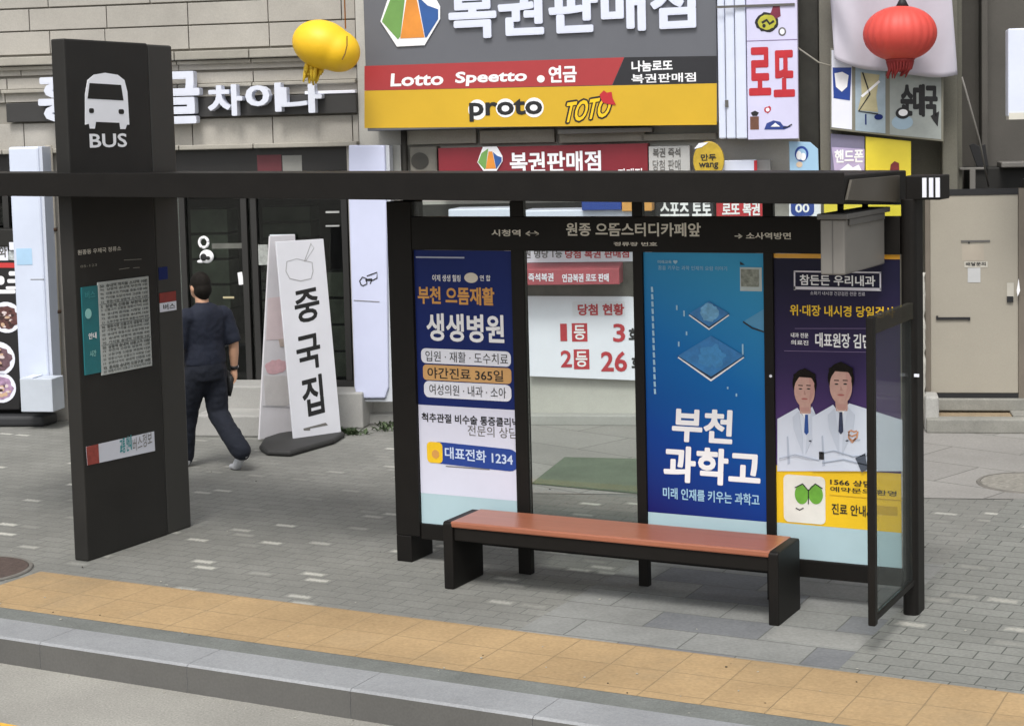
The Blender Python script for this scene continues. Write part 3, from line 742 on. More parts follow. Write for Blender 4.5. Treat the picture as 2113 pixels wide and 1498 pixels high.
# plinth steps under the shop front
b = MB(FAC)
GRS = pm('grey_granite', '9d9c98', .75, .1, 2.5, fine=.06)
o1 = .40; o2 = .80
za = zf(797, o1, 600); zb_ = zf(857, o2, 500)
b.box(sf(395, o1, 820), sf(560, o1, 820), -o1, .011, 0, za, GRS); b.build('plinth', bA, .015); b = MB(FAC)
b.box(sf(640, o1, 840), sf(745, o1, 840), -o1+.05, .0115, 0, zf(812, o1, 700), GRS); b.build('plinth', bA, .015); b = MB(FAC)
b.box(sf(400, o2, 880), sf(545, o2, 880), -o2, -o1-.002, 0, zb_, GRS)
b.build('plinth', bA, .015)

# channel letter sign
cs = thing('letter_sign', 'white raised Korean letters on a dark band across the stone facade', 'sign', FAC, -2, .05, zf(236))
b = MB(FAC); b.box(sf(26, .06), sb-.002, -.06, -.001, zf(237, .06), zf(197, .06), pm('sign_band', '353433', .5, .1, 3)); b.box(sf(640, .06), sb-.002, -.07, -.001, zf(196.5, .06), zf(190, .06), WHITE)
b.build('band', cs, .004)
b = MB(FAC); CW = pm('letter_white', 'd6dae6', .45, .05, 4)
b.t('홍', 78, 150, 176, 252, .16, CW, .055, .09); b.t('글', 318, 148, 412, 256, .16, CW, .055, .09); b.t('차', 428, 175, 500, 240, .16, CW, .055, .09)
b.t('이', 506, 172, 580, 232, .16, CW, .06, .09); b.t('나', 578, 174, 664, 234, .16, CW, .06, .09)
b.build('lettering', cs)
# bits inside the window
q = thing('window_ornament', 'white ring and round black white ornament on the restaurant glass', 'ornament', FAC, sf(418, 0), 0, zf(550, 0))
b = MB(FAC); c = FAC.at(418, 501, 0)
tor = [(c[0]+.042*math.cos(2*math.pi*k/20), .03, c[1]+.046*math.sin(2*math.pi*k/20)) for k in range(21)]
b.tube(tor, .014, WHT); b.build('ring', q)
b = MB(FAC); c = FAC.at(425, 530, 0); b.ball((c[0], .02, c[1]), .068, .025, .062, WHT); b.ball((c[0]-.022, -.002, c[1]-.004), .032, .008, .034, INK); b.ball((c[0]+.02, -.004, c[1]-.012), .02, .006, .018, INK); b.ball((c[0]-.06, .02, c[1]-.045), .035, .015, .015, WHT); b.build('figure', q)
b = MB(FAC); b.box(sf(434), sf(502), .036, .048, zf(512), zf(501), pm('dull_strip', '5f605a', .6, .2, 10)); b.build('rail', q)
o = MB(FAC); o.r(672, 436, 700, 440, -.044, pm('tube_reflection_paint', 'b9bab6', .5), .003); tag(o.build('glass_strip'), 'upper light tube reflection painted as a short pale strip on the glass left of the tall light box', 'sticker')  # this strip and the next are painted reflections of light tubes
o = MB(FAC); o.r(672, 465, 700, 468, -.044, pm('tube_reflection_paint', 'b9bab6', .5), .003); tag(o.build('glass_strip'), 'lower light tube reflection painted as a short pale strip on the glass left of the tall light box', 'sticker')
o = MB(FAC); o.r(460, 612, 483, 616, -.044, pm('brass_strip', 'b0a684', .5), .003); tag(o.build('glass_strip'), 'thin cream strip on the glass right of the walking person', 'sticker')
# dim furniture inside the restaurant
for x0, y0, x1, y1, of, hx, nm, lab in ((398, 430, 470, 640, -.35, '7d8174', 'cupboard', 'dim olive cupboard inside the restaurant behind the walker'), (545, 425, 640, 560, -.5, '585d50', 'wall_cabinet', 'dark green wall cabinet inside the restaurant above the banner'),
        (672, 560, 715, 780, -.25, '7a7a70', 'stacked_crates', 'grey stacked crates inside the restaurant left of the tall light box'), (535, 560, 552, 640, -.22, '8e8e82', 'shelf_unit', 'small pale shelf unit inside the restaurant left of the banner')):
    o = MB(FAC); mt_ = pm('interior_'+nm, hx, .7, .3, 7)
    a_, b_, c_, d_ = FAC.rect(x0, y0, x1, y1, of); nn_ = 4
    o.box(a_, c_, -of+.02, -of+.3, b_, d_, DARK)
    for i in range(nn_):
        h_ = (d_-b_)/nn_; o.box(a_-.01, c_+.01, -of, -of+.28, b_+i*h_+.012, b_+(i+1)*h_-.012, mt_)
    tag(o.build(nm, bev=.006), lab, nm.replace('_', ' '))
def notice(name, label, q, off, m, extra=None):
    o = MB(FAC); 
    if len(q) == 4 and not isinstance(q[0], tuple): o.r(*q, off, m, .003)
    else: o.p(q, off, m, .003)
    if extra: extra(o)
    return tag(o.build(name), label, 'notice')
notice('paper_notice', 'small white tilted card on the restaurant glass by the walker', [(490, 563), (499, 561), (504, 587), (493, 588)], -.045, WHT)
notice('paper_notice', 'grey patterned leaflet taped to the dark mullion left of standing banner', (533, 505, 553, 547), -.012, pm('leaflet', '9da09c', .6, .35, 30))
def _np(o): o.t('영업시간', 572, 492, 598, 501, .004, GREYM, .02)
notice('paper_notice', 'pale notice showing above the top of the standing banner', (557, 484, 608, 500), 0.0, pm('pale_notice', 'cdd6da', .5, .03), _np)

# ---- lottery shop building
sc = sf(1652)
bB = thing('lottery_building', 'pale rendered lottery shop building behind the shelter', 'building', FAC, 1.8, 0, 0)
b = MB(FAC)
b.box(sb+.002, sc, .0, 5, zf(865, 0, 1200), 6.2, PLAST)
b.build('wall', bB)
b = MB(FAC)
b.box(sb+.002, sc, -.14, -.001, 0, zf(857, .14, 1200), GRS)
b.build('plinth', bB, .012)
b = MB(FAC)
for x0, y0, x1, y1, of in ((838, 268, 982, 298, .08), (990, 268, 1144, 296, .08), (1154, 272, 1330, 294, .10), (1150, 265, 1345, 275, .22), (1322, 276, 1478, 290, .10)):
    a_, b_, c_, d_ = FAC.rect(x0, y0, x1, y1, of); b.box(a_, c_, -of, -.001, b_, d_, STONE2 if of < .2 else GREYM)
b.build('ledge', bB, .006)
b = MB(FAC)
a_, b_, c_, d_ = FAC.rect(830, 500, 1560, 612, .0)
b.box(a_, c_, -.03, -.001, b_, d_, pm('grey_brown_panel', '63605a', .7, .25, 5))
b.r(845, 418, 1480, 470, .03, DARK, .028)
b.build('window', bB)
o = MB(FAC); a_, b_, c_, d_ = FAC.rect(828, 262, 843, 440, .1)
o.tube([((a_+c_)/2, -.1, b_), ((a_+c_)/2, -.1, d_)], .028, pm('soot_pipe', '36332e', .7, .3, 8)); dp = o.build('downpipe')
tag(dp, 'dark sooty downpipe below the left end of the lottery sign', 'pipe')
o = thing('wall_box', 'grey meter box with dark round window left of the crimson sign', 'box', FAC, sf(872, .15), .15, zf(360, .15, 870))
b = MB(FAC); b.r(846, 303, 902, 362, .15, pm('meter_box', '6d6a62', .6, .2, 6), .149); b.build('casing', o, .01)
b = MB(FAC); b.el(848, 315, 884, 350, .156, pm('meter_dark', '33312c', .4, .2, 8), 24, .006); b.build('window', o)
o = thing('side_sign', 'grey sign with one dark letter under the left end of the lottery sign', 'sign', FAC, sf(780, .12), .12, zf(360, .12, 780))
b = MB(FAC); b.r(744, 300, 827, 357, .12, pm('pale_grey_sign', 'a4a49f', .5, .08, 4), .11); b.build('panel', o, .005)
b = MB(FAC); b.t('J', 765, 317, 789, 355, .124, INK, .08); b.build('lettering', o)

# big lottery sign
bs = thing('shop_sign', 'large lottery shop signboard with slate, red, black and yellow bands', 'sign', FAC, sf(1115, .35), .35, zf(262, .35, 1115))
F = .35
b = MB(FAC); a_, b_, c_, d_ = FAC.rect(752, -110, 1479, 262, F); b.box(a_, c_, -F, -.02, b_, d_, SGREY); b.build('panel', bs, .006)
b = MB(FAC)
b.p([(752, 137), (1288, 119), (1263, 176), (752, 187.5)], F+.003, REDS, .002); 
b.build('red_band', bs)
b = MB(FAC); b.p([(1289, 119), (1479, 116), (1479, 172), (1264, 176)], F+.003, pm('black_sign_face', '26262a', .4, .08, 3), .002); b.build('black_band', bs)
b = MB(FAC); b.p([(752, 188), (1479, 172.6), (1479, 258), (752, 265)], F+.003, YELS, .002); b.build('yellow_band', bs)
b = MB(FAC)
LW = pm('sign_letter_white', 'd9deee', .45, .04, 4)
b.t('복권판매점', 925, -34, 1436, 74, F+.03, LW, .055, .03, slope=.012)
b.build('raised_lettering', bs)
b = MB(FAC); G = F+.0055
b.t('Lotto', 805, 151, 914, 178, G, WHT, .06, skew=.1); b.t('Speetto', 938, 147, 1086, 177, G, WHT, .06, skew=.1); b.t('연금', 1132, 136, 1190, 171, G, WHT, .05); b.el(1108, 156, 1124, 171, G, WHT)
b.t('나눔로또', 1303, 125, 1388, 148, G, WHT, .05); b.t('복권판매점', 1303, 152, 1436, 171, G, WHT, .03)
for q in ((966, 206, 1004, 248), (1023, 204, 1063, 243), (1082, 202, 1122, 243)): b.el(*q, G, WHT)
b.t('proto', 968, 205, 1119, 250, G+.002, INK, .05)
b.t('TOTO', 1157, 207, 1258, 258, G, INK, .13, skew=.25, slope=.12); b.t('TOTO', 1161, 211, 1255, 254, G+.003, YEL, .03, skew=.25, slope=.12)
b.p([(1237, 196), (1246, 187), (1252, 192), (1262, 190), (1264, 203), (1271, 217), (1256, 216), (1243, 212)], G+.005, RED)
b.build('lettering', bs)
b = MB(FAC)
def logo(b, f, off):
    W_ = lambda P: [f(x, y) for x, y in P]
    b.p(W_([(785, 45), (797, 8), (812, -34), (880, -36), (897, -6), (908, 14), (908, 40), (876, 94), (819, 97)]), off, WHT, .012)
    b.p(W_([(788, 45), (806, -2), (838, -25), (826, 76), (821, 82)]), off+.003, pm('logo_green', '6d9a50', .4, .15, 3), .002)
    b.p(W_([(840, -10), (858, -10), (876, 78), (826, 80)]), off+.003, pm('logo_orange', 'd88a35', .4, .15, 3), .002)
    b.p(W_([(861, -8), (882, 12), (904, 20), (904, 40), (880, 78), (877, 78)]), off+.003, pm('logo_blue', '2c5695', .4, .15, 3), .002)
logo(b, lambda x, y: (x, y), F+.014); b.build('logo', bs)

# crimson sign under it
cr = thing('shop_sign', 'smaller crimson lottery sign with logo half hidden behind the shelter roof', 'sign', FAC, sf(1160, .2), .2, zf(394, .2, 1160))
b = MB(FAC); b.r(905, 301, 1337, 394, .2, CRIM, .19); b.build('panel', cr, .005)
b = MB(FAC); b.t('복권판매점', 1052, 313, 1240, 356, .206, WHT, .04); b.t('판매점', 1275, 348, 1325, 372, .206, WHT, .03); b.build('lettering', cr)
b = MB(FAC); logo(b, lambda x, y: (985+(x-785)*.42, 330+(y-32)*.40), .214); b.build('logo', cr)
o = thing('shop_sign', 'white board of small black writing right of the crimson sign', 'sign', FAC, sf(1382, .2), .2, zf(394, .2, 1382))
b = MB(FAC); b.r(1339, 302, 1424, 394, .2, pm('white_board', 'b9bab8', .5, .06, 5), .19); b.build('panel', o, .005)
b = MB(FAC); b.t('복권 즉석', 1347, 306, 1404, 325, .205, GREYL, .03); b.t('당첨 판매', 1347, 330, 1404, 352, .205, GREYL, .0); b.build('lettering', o)
o = thing('round_sign', 'round yellow hanging sign beside the white lottery board', 'sign', FAC, sf(1462, .4), .4, zf(360, .4, 1462))
b = MB(FAC); b.el(1430, 292, 1494, 372, .4, pm('mustard_sign', 'b79a2e', .45, .25, 9), 28, .08); b.build('panel', o, .006)
b = MB(FAC); b.t('만두', 1446, 318, 1478, 332, .404, INK, .04); b.t('wang', 1442, 336, 1482, 350, .404, INK, .03); b.p([(1432, 308), (1442, 296), (1462, 294), (1448, 304)], .404, WHITE); b.build('lettering', o)
o = thing('shop_sign', 'low white sign with red ends beside the round yellow sign', 'sign', FAC, sf(1528, .3), .3, zf(380, .3, 1528))
b = MB(FAC); b.r(1484, 331, 1560, 380, .3, WHITE2, .2); b.build('panel', o, .005)
b = MB(FAC); b.r(1483, 331.5, 1489, 381, .302, RED, .19); b.r(1556, 331.5, 1562, 381, .302, RED, .19); b.build('end_cap', o)
b = MB(FAC); b.r(1561, 330, 1590, 380, .25, pm('grey_box_face', '8f8f8d', .5, .1), .2); b.build('side_box', o)
# things seen through the shelter's transom
o = MB(FAC); o.r(925, 431, 1055, 452, .5, WHITE2, .5); tag(o.build('awning_box', bev=.01), 'white awning box seen through the transom above the hospital poster', 'awning')
o = MB(FAC); o.r(1078, 433, 1306, 456, .5, WHITE2, .5); tag(o.build('awning_box', bev=.01), 'longer white awning box seen through the transom above the clear pane', 'awning')
o = thing('shop_sign', 'blue sign with yellow end above the longer awning box', 'sign', FAC, sf(1250, .55), .55, zf(436, .55, 1250))
b = MB(FAC); b.r(1200, 388, 1282, 434, .55, BLUE, .2); b.build('panel', o, .005); b = MB(FAC); b.r(1283, 388, 1345, 436, .55, ORNG, .2); b.build('end_panel', o, .005)
o = thing('shop_sign', 'black and white letter board left of the small red lottery sign', 'sign', FAC, sf(1400, .3), .3, zf(450, .3, 1400))
b = MB(FAC); b.r(1352, 384, 1472, 450, .3, pm('black_sign_face', '26262a', .4, .08, 3), .2); b.build('panel', o, .004)
b = MB(FAC); b.t('스포츠 토토', 1362, 414, 1468, 447, .304, WHT, .05); b.build('lettering', o)
o = thing('shop_sign', 'small red lottery sign with white letters seen through the transom', 'sign', FAC, sf(1525, .32), .32, zf(450, .32, 1525))
b = MB(FAC); b.r(1478, 386, 1573, 450, .32, RED, .2); b.build('panel', o, .004)
b = MB(FAC); b.t('로또 복권', 1490, 418, 1568, 446, .324, WHT, .05); b.build('lettering', o)
o = thing('shop_sign', 'blue and white sign seen through the transom above the clinic poster', 'sign', FAC, sf(1655, .3), .3, zf(450, .3, 1655))
b = MB(FAC); b.r(1628, 388, 1694, 450, .3, WHITE, .2); b.build('panel', o, .004)
b = MB(FAC); b.rr(1632, 410, 1680, 446, .303, BLUE, .3); b.t('00', 1641, 421, 1670, 439, .305, WHT, .05); b.build('lettering', o)
o = MB(FAC); o.r(1700, 396, 1872, 448, .35, pm('yellow_board', 'e2cf3c', .45, .06), .2); tag(o.build('yellow_box', bev=.006), 'yellow box sign behind the arrival display and the shelter roof end', 'sign')
# behind the clear pane
o = thing('window_banner', 'white strip of red lettering across the top of the lottery shop window', 'banner', FAC, sf(1200, .05), .05, zf(541, .05, 1200))
b = MB(FAC); b.r(1040, 508, 1345, 541, .05, WHITE, .01); b.build('sheet', o)
b = MB(FAC); b.t('복권 명당 1등', 1066, 516, 1160, 533, .053, GREYL, .03); b.t('당첨 복권 판매점', 1166, 516, 1298, 533, .053, RED, .05); b.build('lettering', o)
o = thing('awning', 'faded red awning strip with white lettering over the lottery notice', 'awning', FAC, sf(1180, .3), .3, zf(603, .3, 1180))
b = MB(FAC); a_, b_, c_, d_ = FAC.rect(1030, 556, 1278, 588, .3); za_ = zf(549, .06, 1180)
b.add([(a_, -.3, b_), (c_, -.3, b_), (c_, -.3, d_), (a_, -.3, d_), (a_, -.032, b_), (c_, -.032, b_), (c_, -.032, d_+.04), (a_, -.032, d_+.04)], [(0, 1, 2, 3), (3, 2, 6, 7), (1, 5, 6, 2), (4, 0, 3, 7), (1, 0, 4, 5), (5, 4, 7, 6)], pm('faded_red_awning', 'a34b54', .6, .15, 4)); b.build('canopy', o, .004)
b = MB(FAC); b.t('즉석복권', 1090, 564, 1142, 581, .304, WHITE, .03); b.t('연금복권 로또 판매', 1160, 565, 1256, 582, .304, WHITE, .03); b.build('lettering', o)
o = thing('prize_notice', 'white notice sheet with red prize counts in the lottery shop window', 'notice', FAC, sf(1200, .06), .06, zf(782, .06, 1200))
b = MB(FAC); b.p([(1084, 611), (1300, 612), (1345, 622), (1345, 786), (1092, 776)], .06, WHITE, .006); b.build('sheet', o)
b = MB(FAC); RI = pm('notice_red', 'b6303a', .5, .1, 12)
b.rr(1181, 622, 1290, 653, .062, pm('notice_white', 'dfe0e8', .5, .02), .1)
b.t('당첨 현황', 1192, 627, 1288, 651, .0645, RI, .06); b.t('1', 1156, 668, 1170, 704, .0645, RI, .03); b.r(1180, 667, 1212, 705, .0625, RI); b.t('등', 1184, 671, 1208, 701, .0645, WHT, .02)
b.t('3', 1265, 668, 1290, 706, .0645, RI, .04); b.t('2', 1157, 723, 1180, 758, .0645, RI, .04); b.r(1184, 721, 1216, 762, .0625, RI); b.t('등', 1188, 725, 1212, 757, .0645, WHT, .02)
b.t('26', 1240, 725, 1294, 767, .0645, RI, .04); b.t('회', 1297, 677, 1318, 707, .0645, INK, .06); b.t('회', 1303, 735, 1324, 765, .0645, INK, .06)
b.build('lettering', o)

# vertical sign
vsn = thing('projecting_sign', 'tall white vertical lottery sign with two red letters', 'sign', FAC, sf(1565, .45), .45, zf(290, .45, 1565))
b = MB(FAC); V = .45
a_, b_, c_, d_ = FAC.rect(1541, -70, 1646, 288, V); b.box(a_, c_, -V, -.03, b_, d_, pm('lilac_white_face', 'cdcbe6', .4, .05, 3)); b.build('panel', vsn, .006)
b = MB(FAC)
for x0, x1, of in ((1481, 1496, .40), (1497, 1516, .42), (1517, 1539.5, .44)):
    a_, b_, c_, d_ = FAC.rect(x0, -70, x1, 287, of); b.box(a_, c_, -of, -.03, b_, d_, WHITE2)
b.build('casing', vsn, .012)
b = MB(FAC); b.r(1478, 10, 1640, 15, .462, GREYL, .008); b.r(1496, 207, 1503, 222, .43, GREYL, .004); b.r(1541, 83, 1646, 84.5, .452, pm('lilac_ink', '77658f', .5)); b.build('bracket', vsn)
b = MB(FAC)
b.t('로', 1545, 98, 1591, 198, V+.003, RED, .05); b.t('또', 1596, 104, 1640, 201, V+.003, RED, .05)
b.el(1559, 26, 1606, 67, V+.002, INK, 24, .0012, .08); b.el(1564, 31, 1601, 62, V+.004, pm('ball_yellow', 'b3b03a', .4, .2, 20), 24, .0012, .05); b.line([(1572, 48), (1582, 42), (1588, 50), (1597, 44)], V+.006, .02, INK); b.el(1573, 50, 1580, 58, V+.006, INK)
b.p([(1588, 34), (1597, 8), (1609, 12), (1611, 34), (1600, 40)], V+.0025, pm('flame_maroon', '75243a', .5, .15, 15))
b.el(1606, 57, 1622, 75, V+.002, GREYL); b.el(1609, 60, 1619, 72, V+.004, WHITE)
b.r(1548, 241, 1566, 268, V+.002, pm('cup_brown', '6b4636', .5, .2, 20)); b.p([(1549, 233), (1558, 229), (1566, 233), (1562, 240), (1553, 240)], V+.002, INK); b.el(1577, 219, 1591, 236, V+.002, RED, 12, .0012, .3); b.el(1580, 223, 1588, 231, V+.004, WHITE)
b.p([(1577, 268), (1582, 255), (1596, 249), (1610, 252), (1616, 260), (1632, 262), (1618, 268)], V+.002, pm('car_blue', '2a3f86', .5, .2, 20)); b.p([(1590, 262), (1600, 254), (1610, 262)], V+.004, WHT); b.line([(1616, 264), (1626, 262), (1634, 257)], V+.004, .01, INK)
b.build('lettering', vsn)

# ---- olive grey building on the right
bC = thing('corner_building', 'olive grey building with pilasters behind the red lantern', 'building', FAC, 4.4, 0, 0)
OLV = pm('olive_render', '66645a', .85, .15, 1.5, fine=.08); OLD = pm('olive_dark', '3d3c37', .85, .3, 4); GRW = pm('warm_grey_wall', '57544f', .85, .15, 1.2, fine=.05)
b = MB(FAC); sd = sf(1985, -.4); se = 12.0
b.box(sc+.002, sd, .35, 5, 0, 6.2, OLV); b.box(sd+.001, se, 1.2, 5, 0, 6.2, GRW); b.build('wall', bC)
b = MB(FAC); b.box(sc+.004, sf(1692), .12, .34, 0, 6.2, OLD); b.build('recess_strip', bC)
b = MB(FAC); b.box(sf(1694), sf(1738), .0, .349, 0, 6.2, pm('olive_pilaster', '77746a', .85, .12, 1.5, fine=.06)); b.box(sf(1946), sf(1978), .05, .349, 0, 6.2, OLV); b.box(sf(2046), sf(2060), .9, 1.199, 0, 6.2, GRW); b.build('pilaster', bC, .01)
# cloth banner
bn2 = thing('cloth_banner', 'creased white cloth banner hanging behind the red lantern', 'banner', FAC, sf(1840, .25), .25, zf(160, .25, 1840))
b = MB(FAC); nx, nz = 40, 22; V_, F_ = [], []
for j in range(nz+1):
    for i in range(nx+1):
        u_, t_ = i/nx, j/nz
        tx = 1708+u_*250; ty = -80+(0)*u_
        bx = 1722+u_*254; by = 122+38*min(1, u_/.55)-8*max(0, (u_-.55)/.45)+6*math.sin(u_*9)
        x, z = FAC.at(tx+(bx-tx)*t_, ty+(by-ty)*t_, .25)
        V_.append((x, -.25+.018*math.sin(u_*16+t_*3)*(.3+t_)+.03*math.sin((u_-t_*.35)*22)*max(0, .35-u_)*2, z))
for j in range(nz):
    for i in range(nx): k_ = j*(nx+1)+i; F_.append((k_, k_+nx+1, k_+nx+2, k_+1))
b.add(V_, F_, pm('banner_cloth', 'b6b3bd', .8, .04, 4), True); q = b.build('cloth', bn2)
md = q.modifiers.new('thick', 'SOLIDIFY'); md.thickness = .004
b = MB(FAC); b.tube([FAC.at(1700, -82, .25)[0:1]+(-.25,)+FAC.at(1700, -82, .25)[1:], FAC.at(1965, -82, .25)[0:1]+(-.25,)+FAC.at(1965, -82, .25)[1:]], .015, GREYL); b.build('rod', bn2)
# picture board below it
pb = thing('picture_board', 'grey framed board of food pictures under the cloth banner', 'sign', FAC, sf(1830, .2), .2, zf(290, .2, 1830))
b = MB(FAC); b.p([(1713, 100), (1947, 108), (1947, 293), (1713, 268)], .15, pm('board_frame', '7d7b6e', .6, .1), .13); b.build('frame', pb, .006)
b = MB(FAC); P = .153
b.p([(1716, 104), (1758, 106), (1758, 268), (1716, 263)], P, WHITE); b.p([(1765, 106), (1827, 108), (1827, 276), (1765, 270)], P, pm('pale_blue_photo', '9fb0bb', .5, .12, 8)); b.p([(1836, 110), (1942, 112), (1942, 288), (1836, 278)], P, pm('grey_photo', '9aa09c', .5, .12, 6))
b.build('picture', pb)
b = MB(FAC); P2 = .1555
b.p([(1718, 140), (1757, 140), (1754, 208), (1720, 203)], P2, BLUE); b.p([(1722, 152), (1738, 149), (1751, 156), (1748, 180), (1737, 190), (1725, 180)], P2+.002, WHT)
b.p([(1776, 150), (1815, 155), (1808, 200), (1812, 232), (1770, 228), (1778, 195)], P2, pm('bottle_straw', 'b8b08a', .5, .15, 10)); b.line([(1780, 150), (1795, 195), (1772, 230), (1812, 236)], P2+.002, .012, INK); b.line([(1815, 168), (1790, 190), (1778, 200)], P2+.002, .02, WHT); b.r(1785, 236, 1788, 258, P2, NAVY); b.el(1804, 236, 1822, 248, P2, NAVY)
b.t('순대국', 1858, 172, 1935, 240, P2, INK, .07, skew=.0, slope=-.05); b.el(1840, 238, 1884, 268, P2, pm('dish_blue', '9db4c4', .4)); b.el(1848, 222, 1878, 246, P2+.002, INK); b.el(1854, 226, 1873, 240, P2+.004, WHT); b.p([(1920, 240), (1938, 230), (1935, 262), (1926, 250)], P2, INK)
b.build('lettering', pb)
o = thing('shop_sign', 'light blue square sign with a ring emblem right of the tall vertical sign', 'sign', FAC, sf(1658, .3), .3, zf(357, .3, 1658))
b = MB(FAC); b.p([(1628, 292), (1672, 294), (1688, 308), (1690, 372), (1630, 372)], .3, pm('light_blue_face', '9fc3dd', .4, .05), .05); b.build('panel', o, .004)
b = MB(FAC); b.el(1640, 302, 1668, 334, .303, BLUE); b.el(1644, 307, 1664, 331, .305, pm('light_blue_face', '9fc3dd', .4, .05)); b.el(1643, 312, 1654, 330, .307, WHT); b.el(1652, 316, 1663, 332, .307, WHT); b.el(1643, 334, 1656, 346, .303, pm('peach_ink', 'd9c0a4', .5)); b.build('emblem', o)
o = thing('shop_sign', 'purple sign with white letters under the picture board', 'sign', FAC, sf(1750, .22), .22, zf(366, .22, 1750))
b = MB(FAC); b.p([(1714, 276), (1784, 282), (1784, 372), (1714, 372)], .1, pm('grey_purple_face', '75718a', .5, .08), .06); b.build('panel', o, .004)
b = MB(FAC); b.p([(1716, 304), (1784, 308), (1784, 372), (1724, 372)], .103, pm('lilac_field', 'b2a4c8', .5, .15, 8)); b.t('핸드폰', 1722, 309, 1782, 336, .106, WHT, .05); b.p([(1730, 354), (1750, 338), (1760, 346), (1772, 340), (1780, 356)], .106, WHITE); b.build('lettering', o)
o = thing('shop_sign', 'plain yellow sign beside the purple one above the shelter roof', 'sign', FAC, sf(1832, .22), .22, zf(366, .22, 1832))
b = MB(FAC); b.p([(1786, 282), (1880, 292), (1880, 376), (1786, 376)], .1, pm('yellow_board', 'e2cf3c', .45, .06), .06); b.build('panel', o, .004)
b = MB(FAC); b.p([(1835, 360), (1838, 340), (1846, 333), (1855, 337), (1857, 376), (1835, 376)], .103, pm('dark_red_mark', '74272c', .5, .3, 20)); b.build('mark', o)
o = thing('light_box', 'blank white light box sign at the upper right corner of the street', 'sign', FAC, sf(2110, .9), .9, zf(245, .9, 2110))
b = MB(FAC); b.r(2080, 58, 2190, 240, .9, WHITE2, .2); b.build('panel', o, .01); b = MB(FAC); b.r(2082, 232, 2190, 246, .905, pm('cream_edge', 'cfccc0', .5), .21); b.build('edge', o)
b = MB(FAC); b.r(2120, 110, 2150, 130, .70, GREYL, .7+.3); b.build('arm', o)

# ---- beige steel gate and what is round it
GB = pm('beige_steel', '9d978a', .55, .05, 1.4, fine=.03)
gt = thing('steel_gate', 'beige sheet steel gate with taped papers at the right', 'gate', FAC, sf(2012, .0), 0, zf(820, 0, 2012))
b = MB(FAC); g0, gz0, g1, gz1 = FAC.rect(1917, 398, 2104, 816, .0); b.box(g0+.01, g1-.01, .0, .05, gz0+.02, gz1-.02, GB); b.build('leaf', gt, .006)
b = MB(FAC); b.box(g0-.03, g0+.009, -.01, .07, gz0-.02, gz1+.03, pm('gate_frame', '6f675c', .6, .1)); b.box(g1-.009, g1+.05, -.01, .07, gz0-.02, gz1+.03, pm('gate_frame', '6f675c', .6, .1)); b.box(g0+.0095, g1-.0095, -.008, .07, gz1-.019, gz1+.03, INK); b.box(g0+.0095, g1-.0095, -.006, .06, gz0-.02, gz0+.019, INK); b.build('frame', gt)
b = MB(FAC); b.box(g0-.03, g1+.05, -.05, .32, .13, gz0-.021, pm('weathered_kerb', '85847d', .85, .2, 4, fine=.1)); b.build('sill', gt, .01)
b = MB(FAC); b.r(1983, 496, 2043, 500, .008, GREYL, .008); b.r(1998, 499, 2001, 503, .008, INK, .008); b.build('handle', gt)
b = MB(FAC); b.r(1932, 655, 2002, 660, .015, INK, .015); b.r(1932, 652, 1936, 660, .018, INK, .018); b.r(1998, 655, 2002, 661, .018, INK, .018); b.build('handle', gt)
b = MB(FAC); b.r(1990, 540, 2038, 552, .003, pm('paper_tape', 'b9b5aa', .6)); b.t('배달문의', 1993, 541, 2034, 549, .005, INK, .04); b.r(1997, 553, 2023, 583, .003, pm('paper_white', 'b7b8b8', .6)); b.r(1985, 505, 2030, 538, .002, pm('tape_mark', 'a59c8e', .6)); b.build('paper', gt)
b = MB(FAC); b.r(2078, 584, 2092, 614, .003, pm('paper_tape', 'b9b5aa', .6)); b.r(2078, 612, 2091, 624, .02, INK, .018); b.p([(2102, 575), (2105, 600), (2100, 612), (2098, 600)], .06, WHT, .01); b.build('lock', gt)
b = MB(FAC); b.box(g1+.051, g1+1.8, .0, .3, 0, gz1+.1, pm('dark_pier', '3e3c39', .7, .15, 3)); tag(b.build('gate_pier'), 'dark pier beside the beige gate at the photo edge', 'pier')
# bed in front of the gate
b = MB(FAC); kf = FAC.at(2000, 884, 0); 
bed = thing('gate_step', 'low concrete kerb and earth strip under the beige gate', 'step', FAC, sf(2010, .1), .4, 0)
zk = .125
b.box(sf(1913, .5, 860), se, -.42, -.28, 0, zk, pm('weathered_kerb', '85847d', .85, .2, 4, fine=.1)); b.build('kerb', bed, .015)
b = MB(FAC); b.box(sf(1913, .5, 860), se, -.279, .3, 0, zk-.01, pm('dry_earth', '8d7d65', .95, .3, 5, fine=.2, bump=.5)); b.build('earth', bed)
b = MB(FAC); b.p([(2060, 859), (2075, 842), (2112, 838), (2200, 840), (2200, 862)], .0, pm('weathered_kerb', '85847d', .85, .2, 4, fine=.1)) if False else b.box(sf(2085, .1, 840), se, -.2781, .25, zk-.009, zk+.012, pm('weathered_kerb', '85847d', .85, .2, 4, fine=.1)); b.build('slab', bed, .01)
b = MB(FAC); b.box(sf(1909, .35, 850), sf(1938, .35, 850), -.35, -.08, 0, zf(818, .35, 1925), pm('chalky_concrete', 'a3a29d', .85, .2, 5, fine=.1)); tag(b.build('concrete_block', bev=.02), 'white concrete block at the foot of the insulated pipe', 'block')
o = MB(FAC); s_ = sf(1903, .2, 720); zz = [zf(872, .2, 1900)+i*.045 for i in range(29)]
o.tube([(s_, -.2, z) for z in zz], [.024+.008*random.random()-(.010 if i % 7 == 6 else 0) for i, z in enumerate(zz)], pm('foam_wrap', 'b5b3ab', .9, .25, 20), 10)
tag(o.build('insulated_pipe'), 'lumpy white foam wrapped pipe beside the right shelter post', 'pipe')
